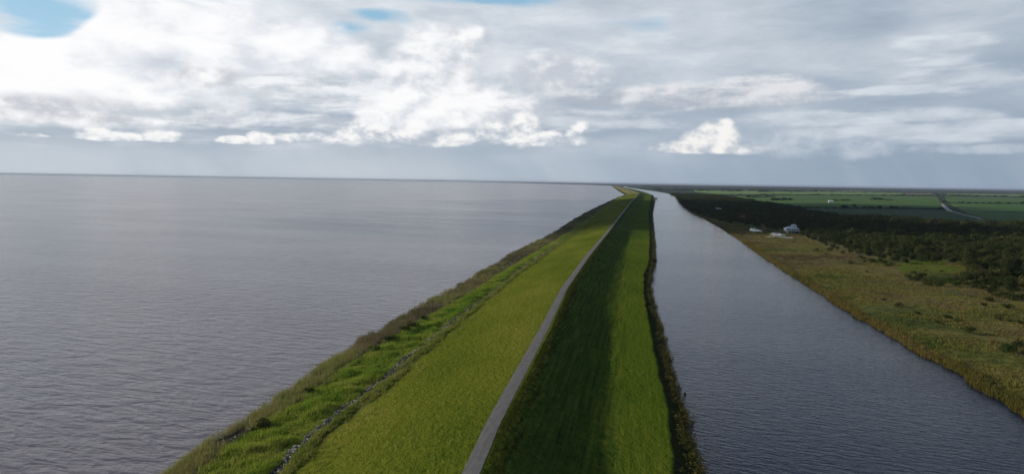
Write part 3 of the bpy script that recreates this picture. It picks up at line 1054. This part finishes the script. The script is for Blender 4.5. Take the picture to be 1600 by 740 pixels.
# marsh across the canal: reed fringe, then mixed sedges
land_z = lambda off: np.interp(off, [-0.5, 0, 1, 2, 4, 20, 200, 44000], [-0.5, -0.1, 0.35, 0.6, 0.8, 1.1, 1.6, 1.8])
n = 9000
y = logy(n, 130, 3000)
off = np.abs(rng.normal(0.6, 2.2, n))
x = line_x(11, y) + off - 0.6
far = 1 + y / 900
fringe_m = foliage_mat('marsh_fringe', [(0.15, (0.045, 0.062, 0.014)), (0.4, (0.105, 0.105, 0.026)), (0.6, (0.165, 0.130, 0.038)), (0.85, (0.17, 0.16, 0.06))], 0.3, 0.04)
blades('bank_reeds', np.stack([x, y, land_z(off - 0.6)], 1), rng.uniform(1.1, 2.3, n), 0.7 * far, 9, 0.13 * far, 0.35, fringe_m, snoise(np.stack([x, y], 1), 0.03, 41))
n = 30000
y = logy(n, 140, 1250)
off = 3 + rng.uniform(0, 1, n) ** 1.2 * np.interp(y, [140, 300, 500, 900, 1250], [110, 190, 230, 160, 120])
x = line_x(11, y) + off
u_, v_ = to_px(np.stack([x, y, np.full(n, 1.0)], 1))
WL_U = [1062, 1085, 1110, 1130, 1180, 1215, 1250, 1275, 1300, 1345, 1400, 1412, 1440, 1500, 1510, 1522, 1560, 1600, 1700, 1900]
WL_V = [322, 333, 341, 347, 354, 361, 367, 379, 388, 400, 411, 413, 412, 412, 420, 452, 458, 466, 486, 530]
keep = (v_ > np.interp(u_, WL_U, WL_V) + 1) & (u_ < 1680)
x, y, off = x[keep], y[keep], off[keep]
far = 1 + y / 900
hn = snoise(np.stack([x, y], 1), 0.018, 42) * 0.6 + snoise(np.stack([x, y], 1), 0.06, 43) * 0.4
tall = snoise(np.stack([x, y], 1), 0.035, 44)
blades('marsh_grass', np.stack([x, y, land_z(off)], 1), 0.4 + 1.5 * tall ** 1.5, 1.0 * far, 8, 0.15 * far, 0.55,
       foliage_mat('sedge', [(0.12, (0.045, 0.070, 0.014)), (0.30, (0.105, 0.125, 0.026)), (0.46, (0.190, 0.160, 0.042)), (0.62, (0.125, 0.088, 0.052)), (0.75, (0.095, 0.068, 0.048)),
                             (0.9, (0.08, 0.11, 0.024))], 0.25, 0.02, 0.3), hn * 2.0 - 0.5)
for px, py, kd, s, lb, gp in (
        (1449, 446, 'dark', 1.7, 'low dark thicket along the edge of the green clearing', None),
        (1486, 443, 'green', 2.4, 'broad mid green bush at the corner of the green clearing', None),
        (1504, 434, 'green', 2.2, 'mid green bush beside the broad bush at the clearing corner', None),
        (1571, 548, 'green', 1.9, 'bright green leafy bush in the brown marsh close to the canal', None),
        (1590, 541, 'dark', 1.5, 'dark bush behind the bright green leafy bush in the brown marsh', None),
        (1538, 479, 'dark', 1.2, 'dark low mound of scrub in the yellow sedge', None),
        (1576, 483, 'dark', 1.6, 'wide dark patch of scrub in the sedge below the wood', None)):
    shrub(px, py, 1.3, kd, s, lb, gp)
for px, py in ((1456, 440), (1466, 446), (1472, 438), (1494, 447), (1500, 441), (1512, 445), (1522, 450), (1530, 444), (1536, 454), (1548, 458), (1558, 463), (1570, 461), (1582, 468),
               (1594, 466), (1418, 434), (1430, 438), (1440, 434), (1346, 404), (1362, 410), (1378, 412), (1392, 415), (1316, 396), (1296, 392)):
    shrub(px, py, 1.3, random.choice(['dark', 'dark', 'green']), random.uniform(1.3, 2.5), 'dense dark shrub in the thicket where the marsh meets the wood', 'thicket shrubs at the foot of the wood')
for px, py in ((1484, 458), (1498, 460), (1515, 463), (1507, 457), (1524, 458)):
    shrub(px, py, 1.3, 'grey', random.uniform(0.9, 1.4), 'pale grey leafless bush in the row below the green clearing', 'pale grey bushes below the clearing')
for px, py in ((1432, 491), (1481, 499), (1466, 505), (1405, 478), (1380, 470), (1428, 428), (1446, 424), (1290, 398), (1275, 392), (1330, 412), (1310, 404),
               (1355, 425), (1545, 470), (1560, 500), (1512, 520), (1595, 505), (1350, 410), (1386, 416), (1470, 425)):
    shrub(px, py, 1.3, random.choice(['dark', 'dark', 'olive']), random.uniform(0.8, 1.6), 'small dark bush scattered in the open marsh between canal and wood', 'small bushes scattered over the marsh')

# ------------------------------------------------------------------ the wood
WU_U = [1028, 1062, 1075, 1123, 1195, 1240, 1300, 1400, 1480, 1600, 1750, 1900]
WU_V = [299.0, 301.6, 303.0, 305.5, 318, 326.5, 338, 343, 349, 352, 358, 365]
HOUSES = [(1237, 363, 21), (1160, 346, 13), (1187, 347, 9), (1122, 329, 12), (1113, 339, 12), (1298, 367, 7), (1524, 408, 6), (1181, 359, 13), (1220, 367, 16)]
hp = [(ground(a_, b_, 1.4)[:2], r_) for a_, b_, r_ in HOUSES]
pts = []
cell = {}
cand = 0
U_ = rng.uniform(0, 1, (140000, 2))
yc = np.exp(np.log(300) + U_[:, 0] * (np.log(4300) - np.log(300)))
xc = line_x(11, yc) + 2 + U_[:, 1] ** 1.3 * np.interp(yc, [300, 900, 2000, 4300], [800, 900, 900, 500])
uu, vv = to_px(np.stack([xc, yc, np.full(len(yc), 1.5)], 1))
lo = np.interp(uu, WL_U, WL_V)
hi = np.interp(uu, WU_U, WU_V)
ok = (uu < 1760) & (uu > 1030) & (vv < lo) & (vv > hi)
# a few openings in the wood
ok &= ~((snoise(np.stack([xc, yc], 1), 0.012, 61) < 0.16) & (yc < 900))
for xx_, yy2 in zip(xc[ok], yc[ok]):
    sp = 8.6 + yy2 * 0.0026
    kx, ky = int(xx_ // sp), int(yy2 // sp)
    if any(abs(xx_ - a_) < r_ and -r_ * 1.9 < yy2 - b_ < r_ * 0.7 for (a_, b_), r_ in hp):
        continue
    bad = False
    for dx_ in (-2, -1, 0, 1, 2):
        for dy_ in (-2, -1, 0, 1, 2):
            for (a_, b_) in cell.get((kx + dx_, ky + dy_, int(sp)), ()):
                if (a_ - xx_) ** 2 + (b_ - yy2) ** 2 < sp * sp:
                    bad = True
    if bad:
        continue
    cell.setdefault((kx, ky, int(sp)), []).append((xx_, yy2))
    pts.append((xx_, yy2))
pts = np.array(pts)
pu, pv = to_px(np.concatenate([pts, np.full((len(pts), 1), 4.0)], 1))
d2 = np.hypot(pts[:, 0], pts[:, 1])
inframe = pu < 1612
front = np.interp(pu, WL_U, WL_V) - pv < 26
order = np.argsort(np.where(inframe, d2 * np.where(front, 0.8, 1.0), 1e9))
single = order[:288]
rest = order[288:]
print('wood trees', len(pts), 'in frame', int(inframe.sum()))
edge_lab = ('dark broadleaf tree at the ragged front edge of the wood facing the marsh', 'front edge trees of the wood')
in_lab = ('dark green broadleaf tree standing inside the dense wood behind its front edge', 'inner trees of the wood')
for j in single:
    cm, tm, h, w = TREES[int(rng.integers(0, 7))]
    o = obj('tree', None, None, (pts[j, 0], pts[j, 1], 1.35), random.uniform(0, 6.28))
    is_front = np.interp(pu[j], WL_U, WL_V) - pv[j] < 16
    s = random.uniform(0.4, 0.9) if is_front else random.uniform(0.65, 1.2)
    o.scale = (s * random.uniform(0.9, 1.2), s * random.uniform(0.9, 1.2), s)
    lb, gp = edge_lab if is_front else in_lab
    tag(o, lb, 'tree', gp)
    obj('crown', cm, o)
    obj('trunk', tm, o)
# the rest of the wood reads as one mass
CL = []
for q in range(5):
    h = rng.uniform(8.0, 12.0)
    c, rad = lobes(8, h * 0.66, h * 0.85, h * 0.12)
    CL.append(leaves(c, rad, 300, 0.95))


def merge_trees(name, P3, S, mat, lib=CL):
    Vs, Fs, Hs, o_ = [], [], [], 0
    for j_ in range(len(P3)):
        v_, f_, h_ = lib[int(rng.integers(0, len(lib)))]
        a_ = rng.uniform(0, 6.28)
        m_ = np.array([[math.cos(a_), -math.sin(a_), 0], [math.sin(a_), math.cos(a_), 0], [0, 0, 1]])
        Vs.append((v_ * S[j_]) @ m_.T + P3[j_])
        Fs.append(f_ + o_)
        Hs.append((h_ * 0.6 + rng.uniform(0, 0.4)))
        o_ += len(v_)
    me_ = mesh(name, np.concatenate(Vs), np.concatenate(Fs), [mat], False)
    attr(me_, 'hue', np.concatenate(Hs))
    return tag(obj(name, me_), kind='stuff')


P3 = np.concatenate([pts[rest], np.full((len(rest), 1), 1.4)], 1)
S = rng.uniform(0.65, 1.25, len(rest))[:, None] * np.stack([1 + P3[:, 1] * 0.00018] * 2 + [np.ones(len(rest))], 1)
merge_trees('dense_woods', P3, S, tree_m)

# ------------------------------------------------------------------ fields and far tree lines


def px_poly(name, pxs, z, h, mat):
    b_ = [ground(a_, c_, z) for a_, c_ in pxs]
    n_ = len(b_)
    V_ = [(p_[0], p_[1], z + h) for p_ in b_] + [(p_[0], p_[1], z - 0.6) for p_ in b_]
    F_ = [list(range(n_))] + [[i_, i_ + n_, (i_ + 1) % n_ + n_, (i_ + 1) % n_] for i_ in range(n_)]
    return tag(obj(name, mesh(name, V_, F_, [mat])), kind='structure')


def field_mat(name, a, b, az=0.3):
    m, g, bs = new_mat(name, 0.95, 0.1)
    p, _ = pos(g)
    px, py, pz = sep(g, p)
    n1 = noise(g, vec(g, px * 0.004, py * 0.004, 0), 1.0, 4, 0.6)
    n2 = noise(g, vec(g, px * 0.02 + py * 0.02 * az, py * 0.0016, 0), 1.0, 4, 0.6)
    g.links.new(mix(g, (n1 * 0.6 + n2 * 0.4).ss(0.35, 0.65), a, b), bs.inputs['Base Color'])
    return m


lightf = field_mat('young_cane', (0.12, 0.21, 0.045), (0.18, 0.27, 0.075))
midf = field_mat('cane', (0.056, 0.125, 0.026), (0.085, 0.165, 0.034))
darkf = field_mat('fallow', (0.032, 0.074, 0.022), (0.048, 0.092, 0.028))
tanf = field_mat('dry_field', (0.16, 0.15, 0.09), (0.22, 0.19, 0.11))
px_poly('field', [(1085, 299.4), (1085, 297.2), (1330, 300.0), (1410, 301.2), (1410, 304.4), (1240, 303.8), (1130, 303.4)], 1.7, 1.2, lightf)
px_poly('field', [(1150, 306.5), (1240, 304.9), (1465, 306.6), (1472, 325.5), (1400, 324.8), (1240, 323.2), (1196, 315.0)], 1.7, 1.6, midf)
px_poly('field', [(1240, 326.2), (1400, 327.4), (1474, 328.4), (1497, 333.5), (1528, 341), (1480, 347.5), (1400, 342.5), (1300, 337.5)], 1.7, 0.8, darkf)
px_poly('field', [(1477, 306.9), (1700, 310.6), (1750, 319.5), (1600, 317.2), (1478, 316.2)], 1.7, 1.6, midf)
px_poly('field', [(1484, 318.2), (1600, 319.4), (1760, 322), (1830, 350), (1600, 348.0), (1545, 342.6), (1512, 333.2)], 1.7, 1.4, field_mat('cane_rows', (0.055, 0.128, 0.026), (0.085, 0.17, 0.036)))
px_poly('field', [(1415, 301.6), (1452, 301.9), (1462, 304.2), (1415, 303.6)], 1.7, 0.8, tanf)
px_poly('field', [(1480, 301.8), (1700, 305.6), (1700, 308.2), (1480, 304.6)], 1.7, 1.2, lightf)
px_poly('field', [(1180, 299.6), (1330, 297.6), (1390, 298.2), (1300, 299.4)], 1.7, 1.2, field_mat('pale_cane', (0.12, 0.17, 0.06), (0.16, 0.20, 0.09)))
# the clearing
cp = [(1412, 428), (1408, 418), (1416, 410), (1445, 407), (1490, 409), (1503, 415), (1500, 424), (1478, 430), (1440, 431)]
n = 4200
pu_ = rng.uniform(1405, 1506, n)
pv_ = rng.uniform(406, 432, n)
P = np.array([ground(a_, b_, 1.5) for a_, b_ in zip(pu_, pv_)])
inside = (np.abs((pu_ - 1456) / 50) ** 2.5 + np.abs((pv_ - 418) / 12.5) ** 2.5) < 1 + rng.uniform(-0.3, 0.2, n)
P = P[inside]
blades('clearing_grass', P, rng.uniform(0.3, 0.8, len(P)), 1.3, 9, 0.22, 0.6,
       foliage_mat('meadow', [(0.15, (0.075, 0.13, 0.020)), (0.5, (0.13, 0.20, 0.030)), (0.85, (0.17, 0.20, 0.04))], 0.25), rng.uniform(0, 1, len(P)))


def px_strip(name, pts_, width, z, mat):
    c_ = np.array([ground(a_, b_, z)[:2] for a_, b_ in pts_])
    V_, F_ = [], []
    for i_ in range(len(c_)):
        d_ = c_[min(i_ + 1, len(c_) - 1)] - c_[max(i_ - 1, 0)]
        d_ /= np.linalg.norm(d_)
        nn_ = np.array([-d_[1], d_[0]])
        for s_, zz2 in ((-0.55, -0.9), (-0.5, 0.0), (0.5, 0.0), (0.55, -0.9)):
            V_.append((*(c_[i_] + nn_ * width * s_), z + zz2))
    for i_ in range(len(c_) - 1):
        for k_ in range(3):
            a_ = i_ * 4 + k_
            F_.append([a_, a_ + 4, a_ + 5, a_ + 1])
    return tag(obj(name, mesh(name, V_, F_, [mat])), kind='structure')


shell = plain('shell_rock', (0.42, 0.40, 0.35), 0.9, 0.2, 0.05)
px_strip('farm_track', [(1465.5, 311), (1467.5, 314), (1471.5, 319), (1476.5, 324.5), (1482, 329), (1492, 331.4), (1510, 336), (1535, 341.6)], 6.5, 2.6, shell)
px_strip('farm_track', [(1469, 315.5), (1474.5, 320), (1481, 325.5), (1487.5, 329.8)], 5.0, 2.6, shell)


def treeline(name, lines, mat, smin=0.8, smax=1.1):
    P_, S_ = [], []
    for (ua, va, ub, vb, step, jit, gap) in lines:
        a_, b_ = ground(ua, va, 1.6), ground(ub, vb, 1.6)
        L_ = np.linalg.norm(b_ - a_)
        k_ = max(2, int(L_ / step))
        for t_ in np.linspace(0, 1, k_):
            if random.random() < gap:
                continue
            q_ = a_ + (b_ - a_) * t_
            P_.append((q_[0] + random.gauss(0, jit), q_[1] + random.gauss(0, jit), 1.5))
            s_ = random.uniform(smin, smax) * random.choice([1, 1, 0.8, 1.2])
            S_.append((s_ * max(1.0, step / 7), s_ * max(1.0, step / 7), s_))
    return merge_trees(name, np.array(P_), np.array(S_), mat)


hedge_m = foliage_mat('hedge', [(0.15, (0.012, 0.020, 0.010)), (0.5, (0.026, 0.042, 0.016)), (0.85, (0.05, 0.065, 0.024))], 0.15, 0.01)
treeline('field_treeline', [(1196, 315.5, 1250, 324.6, 8, 2, 0.05), (1240, 324.8, 1476, 327.0, 8, 2, 0.06), (1240, 325.4, 1476, 327.4, 9, 3, 0.3)], hedge_m, 0.38, 0.55)
treeline('hedge_treeline', [(1318, 324.6, 1336, 324.8, 9, 5, 0), (1350, 325, 1360, 325.2, 9, 4, 0), (1378, 325.6, 1410, 326, 11, 5, 0.2), (1366, 325.6, 1372, 325.6, 9, 3, 0.1), (1462, 327, 1474, 327.4, 9, 3, 0.1)], hedge_m, 0.7, 1.0)
treeline('far_treeline', [(1338, 305.6, 1470, 306.2, 16, 10, 0.15), (1130, 304.4, 1340, 305.4, 26, 10, 0.35), (1474, 306.2, 1640, 309.4, 16, 14, 0.15), (1478, 317.3, 1600, 318.6, 12, 4, 0.45), (1480, 304.8, 1640, 307.6, 22, 20, 0.3),
                          (1240, 299.6, 1600, 303.4, 30, 30, 0.4), (1300, 314, 1420, 313, 30, 10, 0.75), (1166, 308.6, 1210, 308.2, 14, 3, 0.2), (1206, 313.4, 1236, 312.4, 14, 3, 0.3)], hedge_m, 0.7, 1.15)
belts = []
for va, vb, u0_, u1_, st, gp in ((297.0, 298.6, 1040, 1300, 34, 0.2), (295.4, 297.6, 1010, 1240, 40, 0.15), (294.2, 299.6, 1180, 1640, 48, 0.25), (292.6, 297.6, 1040, 1640, 60, 0.15), (291.6, 297.0, 1000, 1640, 70, 0.1),
                                (290.6, 296.6, 960, 1660, 80, 0.1), (296.6, 301.0, 1280, 1660, 40, 0.3), (298.2, 300.6, 1096, 1230, 30, 0.3)):
    belts.append((u0_, va, u1_, vb, st, 90, gp))
treeline('far_woods', belts, hedge_m, 0.9, 1.3)
treeline('far_shore_woods', [(a_[0], a_[1] - 0.35, b_[0], b_[1] - 0.35, 90, 60, 0.1) for a_, b_ in zip(fs[5:-1], fs[6:])], hedge_m, 0.9, 1.3)

# ------------------------------------------------------------------ buildings


def boxes(bs):
    """boxes given as (cx, cy, cz, sx, sy, sz)"""
    parts = []
    for cx, cy_, cz, sx, sy, sz in bs:
        v = [(cx + a_ * sx / 2, cy_ + b_ * sy / 2, cz + c_ * sz / 2) for a_ in (-1, 1) for b_ in (-1, 1) for c_ in (-1, 1)]
        parts.append((v, [[0, 1, 3, 2], [4, 6, 7, 5], [0, 4, 5, 1], [2, 3, 7, 6], [0, 2, 6, 4], [1, 5, 7, 3]]))
    return join(parts)


def hip(cx, cy_, z, sx, sy, h, ridge=0.0, over=0.5, t=0.18):
    """hip roof with eaves; ridge along x"""
    a_, b_ = sx / 2 + over, sy / 2 + over
    v = [(cx - a_, cy_ - b_, z), (cx + a_, cy_ - b_, z), (cx + a_, cy_ + b_, z), (cx - a_, cy_ + b_, z),
         (cx - a_, cy_ - b_, z + t), (cx + a_, cy_ - b_, z + t), (cx + a_, cy_ + b_, z + t), (cx - a_, cy_ + b_, z + t),
         (cx - ridge / 2 - 0.05, cy_, z + t + h), (cx + ridge / 2 + 0.05, cy_, z + t + h)]
    f = [[3, 2, 1, 0], [0, 1, 5, 4], [1, 2, 6, 5], [2, 3, 7, 6], [3, 0, 4, 7], [4, 5, 9, 8], [5, 6, 9], [6, 7, 8, 9], [7, 4, 8]]
    return v, f


def gable(cx, cy_, z, sx, sy, h, over=0.4, t=0.15):
    a_, b_ = sx / 2 + over, sy / 2 + over
    v = [(cx - a_, cy_ - b_, z), (cx + a_, cy_ - b_, z), (cx + a_, cy_ + b_, z), (cx - a_, cy_ + b_, z),
         (cx - a_, cy_ - b_, z + t), (cx + a_, cy_ - b_, z + t), (cx + a_, cy_ + b_, z + t), (cx - a_, cy_ + b_, z + t),
         (cx - a_, cy_, z + t + h), (cx + a_, cy_, z + t + h)]
    f = [[3, 2, 1, 0], [0, 1, 5, 4], [1, 2, 6, 9, 5], [2, 3, 7, 6], [3, 0, 4, 8, 7], [4, 5, 9, 8], [6, 7, 8, 9]]
    return v, f


white = plain('white_paint', (0.74, 0.74, 0.72), 0.6, 0.06, 0.5)
palero = plain('pale_metal_roof', (0.62, 0.64, 0.66), 0.45, 0.08, 0.3, 0.5)
darkw = plain('dark_boards', (0.045, 0.045, 0.05), 0.8, 0.2, 0.6)
redr = plain('red_roof', (0.20, 0.045, 0.030), 0.7, 0.2, 0.5)
brown = plain('brown_boards', (0.10, 0.065, 0.05), 0.85, 0.25, 0.6)
greyw = plain('weathered_wood', (0.50, 0.49, 0.46), 0.85, 0.15, 0.8)
gm, gg, gb = new_mat('window_glass', 0.08, 0.6)
gb.inputs['Base Color'].default_value = (0.015, 0.02, 0.03, 1)


def empty(name, p, rz, label, cat):
    o = bpy.data.objects.new(name, None)
    COL.objects.link(o)
    o.location = p
    o.rotation_euler = (0, 0, rz)
    return tag(o, label, cat)


def part(name, vf, mat, parent, smooth=False):
    return obj(name, mesh(name, vf[0], vf[1], [mat], smooth), parent)


def face_cam(p, turn=0.0):
    """rotation about z that turns the local -y side to the viewer, plus a turn"""
    return -math.atan2(p[0], p[1]) + turn


def windows(parent, items, wall_y):
    for wx_, wz_, ww, wh in items:
        f = part('window', boxes([(wx_, wall_y - 0.05, wz_ - wh / 2 - 0.06, ww + 0.24, 0.16, 0.12), (wx_, wall_y - 0.05, wz_ + wh / 2 + 0.06, ww + 0.24, 0.16, 0.12),
                                  (wx_ - ww / 2 - 0.06, wall_y - 0.05, wz_, 0.12, 0.16, wh), (wx_ + ww / 2 + 0.06, wall_y - 0.05, wz_, 0.12, 0.16, wh)]), white, parent)
        part('pane', boxes([(wx_, wall_y - 0.02, wz_, ww, 0.05, wh)]), gm, f)


# the white house on stilts
p = ground(1236, 363.5, 1.5)
h_ = empty('stilt_house', p, face_cam(p, R(18)), 'white raised house with pale stepped roofs and dark shaded lower floor by the wood', 'house')
part('foundation_wall', boxes([(2.4, 1.0, 1.4, 12.0, 8.6, 2.8)]), darkw, h_)
part('wall', boxes([(0.0, 0.0, 4.5, 17.0, 10.0, 3.0)]), white, h_)
part('balcony_floor', boxes([(-0.2, -6.2, 2.92, 18.0, 2.6, 0.24)]), white, h_)
part('railing', boxes([(-0.2, -7.4, 4.0, 18.0, 0.1, 0.1), (-0.2, -7.4, 3.5, 18.0, 0.06, 0.06)] + [(-9.1 + 1.27 * q, -7.4, 3.52, 0.1, 0.1, 0.9) for q in range(15)]), white, h_)
rf = part('roof', hip(0.0, -0.6, 6.0, 17.0, 13.0, 2.6, 6.0, 0.6), palero, h_)
part('tower_wall', boxes([(3.6, 0.6, 8.4, 6.0, 5.4, 3.0)]), white, h_)
part('tower_roof', hip(3.6, 0.6, 9.9, 6.0, 5.4, 1.7, 1.0, 0.6), palero, h_)
for q in range(6):
    part('post', boxes([(-8.6 + 3.36 * q, -7.2, 1.4, 0.32, 0.32, 2.9)]), white, h_)
    part('porch_post', boxes([(-8.6 + 3.36 * q, -7.2, 4.55, 0.2, 0.2, 2.9)]), white, h_)
windows(h_, [(-6.2, 4.6, 1.5, 1.5), (-2.8, 4.6, 1.5, 1.5), (2.6, 4.6, 2.2, 1.8), (6.2, 4.6, 2.2, 1.8)], -5.0)
windows(h_, [(2.2, 8.6, 1.3, 1.1), (4.9, 8.6, 1.3, 1.1)], -2.1)
part('door', boxes([(0.0, -5.04, 4.1, 1.1, 0.1, 2.1)]), brown, h_)
part('stairs', boxes([(-8.0, -8.1 - 0.35 * q, 2.75 - 0.3 * q, 2.2, 0.4, 0.14) for q in range(9)] + [(-9.15, -9.4, 1.5, 0.12, 3.4, 0.3)]), white, h_)


def house(name, px, py, z, w, d, wall_h, roof_h, wall_m, roof_m, turn, label, cat, kind='gable', glass=True):
    p_ = ground(px, py, z)
    o = empty(name, p_, face_cam(p_, turn), label, cat)
    part('wall', boxes([(0, 0, wall_h / 2, w, d, wall_h)]), wall_m, o)
    part('roof', (gable if kind == 'gable' else hip)(*((0, 0, wall_h, w, d, roof_h) if kind == 'gable' else (0, 0, wall_h, w, d, roof_h, w * 0.4))), roof_m, o)
    if glass:
        k_ = max(2, int(w / 4))
        windows(o, [(-w / 2 + w * (q + 0.7) / (k_ + 0.4), wall_h * 0.58, 1.1, 1.1) for q in range(k_)], -d / 2)
    part('door', boxes([(w * 0.08, -d / 2 - 0.03, 1.05, 1.0, 0.1, 2.1)]), darkw, o)
    return o


house('cottage', 1160, 345, 1.5, 11, 8.5, 5.4, 4.6, brown, redr, R(58), 'dark cottage with a steep red roof at the edge of the wood', 'house')
house('white_cottage', 1122, 330, 1.5, 13, 9, 4.5, 3.0, white, palero, R(-12), 'small white house half hidden in the wood above the dark boathouse', 'house')
b_ = house('boathouse', 1113, 340, 1.3, 22, 8, 2.8, 1.7, darkw, brown, R(-8), 'long low dark boathouse with a brown roof near the canal bank', 'boathouse', glass=False)
house('farm_building', 1298, 316.5, 2.0, 17, 12, 6.0, 3.2, white, palero, R(10), 'lone white farm building out in the green fields', 'building')
house('garden_shed', 1298, 368, 1.5, 5.5, 4.5, 3.4, 1.2, white, white, R(20), 'tiny white shed at the foot of the wood beside the marsh', 'shed')
house('tool_shed', 1524, 408.5, 1.5, 6.0, 4.0, 2.6, 0.8, greyw, greyw, R(-25), 'small pale roofed shed among the trees behind the green clearing', 'shed')


def shelter(px, py, z, w, d, h, turn, label, roof_m):
    p_ = ground(px, py, z)
    o = empty('boat_shelter', p_, face_cam(p_, turn), label, 'shelter')
    part('roof', gable(0, 0, h, w, d, 1.3), roof_m, o)
    for sx in (-1, 1):
        for sy in (-1, 1):
            part('post', boxes([(sx * (w / 2 - 0.3), sy * (d / 2 - 0.3), h / 2, 0.25, 0.25, h)]), greyw, o)
    part('floor', boxes([(0, 0, 0.12, w, d, 0.24)]), greyw, o)
    return o


shelter(1187.5, 347, 1.5, 8.5, 6.5, 4.2, R(30), 'open shelter with a bright white roof between the red roofed cottage and the white house', white)
shelter(1081, 327.5, 0.8, 14, 7, 3.6, R(-20), 'pale open shelter right on the far canal bank at the foot of the wood', palero)


# ponds beside the houses and the landing between them
pond_m = water_material('pond_water', (0.03, 0.035, 0.04), 0.08, 2.5, 0.05, 0.3)


def pond(pxs, z):
    b_ = np.array([ground(a_, c_, z)[:2] for a_, c_ in pxs])
    n_ = len(b_)
    m_ = b_.mean(0)
    V_ = [(*q_, z) for q_ in b_] + [(*(m_ + (q_ - m_) * 1.10), z + 0.1) for q_ in b_] + [(*(m_ + (q_ - m_) * 1.2), z - 1.2) for q_ in b_]
    F_ = [list(range(n_))[::-1]]
    tag(obj('pond_water', mesh('pond_water', V_[:n_], F_, [pond_m])), kind='structure')
    G_ = [[i_, (i_ + 1) % n_, n_ + (i_ + 1) % n_, n_ + i_] for i_ in range(n_)] + [[n_ + i_, n_ + (i_ + 1) % n_, 2 * n_ + (i_ + 1) % n_, 2 * n_ + i_] for i_ in range(n_)]
    tag(obj('pond_shore', mesh('pond_shore', V_, G_, [land_m])), kind='structure')


pond([(1204, 365.2), (1207, 363.2), (1214, 363.4), (1226, 366.2), (1229, 367.6), (1212, 368.2)], 2.4)
pond([(1171, 359.6), (1173, 356.2), (1179, 356.0), (1184, 358.4), (1191, 360.0), (1189, 361.4), (1178, 361.2)], 2.4)


def dock(pa, pb, z, w, label):
    a_, c_ = ground(*pa, z), ground(*pb, z)
    L_ = float(np.linalg.norm(c_ - a_))
    o = empty('dock', (a_ + c_) / 2, math.atan2(c_[1] - a_[1], c_[0] - a_[0]), label, 'dock')
    o.location.z = z - 0.9
    part('deck', boxes([(-L_ / 2 + 0.5 + q * 1.0, 0, 0.9, 0.94, w, 0.12) for q in range(int(L_))] + [(0, s_ * (w / 2 - 0.3), 0.76, L_, 0.16, 0.16) for s_ in (-1, 1)]), greyw, o)
    k_ = max(2, int(L_ / 6))
    for q in range(k_ + 1):
        for s_ in (-1, 1):
            part('post', tube([(-L_ / 2 + 0.2 + q * (L_ - 0.4) / k_, s_ * (w / 2 + 0.14), -0.9), (-L_ / 2 + 0.2 + q * (L_ - 0.4) / k_, s_ * (w / 2 + 0.14), 1.5)], [0.14, 0.13], 8), greyw, o)
    return o


dock((1199, 369.6), (1211, 369.5), 2.7, 5.0, 'short pale landing at the lower edge of the pond by the white house')
dock((1215, 369.2), (1240, 371.3), 2.7, 5.5, 'long pale landing running from the pond below the white house')
dock((1182, 360.9), (1192, 361.6), 2.7, 3.0, 'narrow pale landing at the small pond left of the white house')

# ------------------------------------------------------------------ the clouds whose shadows lie on the land
def cloud_bank(shadows, alt):
    """heaps of cloud puffs at altitude alt that shade the given ellipses (x, y, rx, ry) of the ground"""
    off = Vector((sd.x, sd.y, 0)).normalized() * (alt / math.tan(SUN_EL))
    Vs, Fs, o_ = [], [], 0
    # one refined icosphere as the puff
    import bmesh
    bm = bmesh.new()
    bmesh.ops.create_icosphere(bm, subdivisions=2, radius=1.0)
    bm.verts.ensure_lookup_table()
    iv = np.array([q_.co[:] for q_ in bm.verts])
    jf = np.array([[w_.index for w_ in q_.verts] for q_ in bm.faces])
    bm.free()
    for cx, cy_, rx, ry in shadows:
        k_ = int(rx * ry / 9000) + 8
        for _ in range(k_):
            a_ = rng.uniform(0, 6.28)
            r_ = math.sqrt(rng.uniform(0, 1))
            s_ = rng.uniform(70, 150) * (0.6 + min(rx, ry) / 900)
            P_ = np.array([cx + math.cos(a_) * r_ * rx + off.x, cy_ + math.sin(a_) * r_ * ry + off.y, alt + rng.uniform(-20, 60)])
            v_ = iv * (1 + rng.uniform(-0.12, 0.12, (len(iv), 1))) * np.array([s_, s_, s_ * 0.45])
            Vs.append(v_ + P_)
            Fs.append(jf + o_)
            o_ += len(iv)
    m, g, b = new_mat('cloud_vapour', 1.0, 0.0)
    b.inputs['Base Color'].default_value = (0.85, 0.86, 0.88, 1)
    return tag(obj('clouds', mesh('clouds', np.concatenate(Vs), np.concatenate(Fs), [m], True)), kind='stuff')


cloud_bank([(-150, 1300, 420, 480), (760, 1950, 560, 420), (560, 2400, 600, 250), (-120, 2150, 420, 420)], 1500.0)
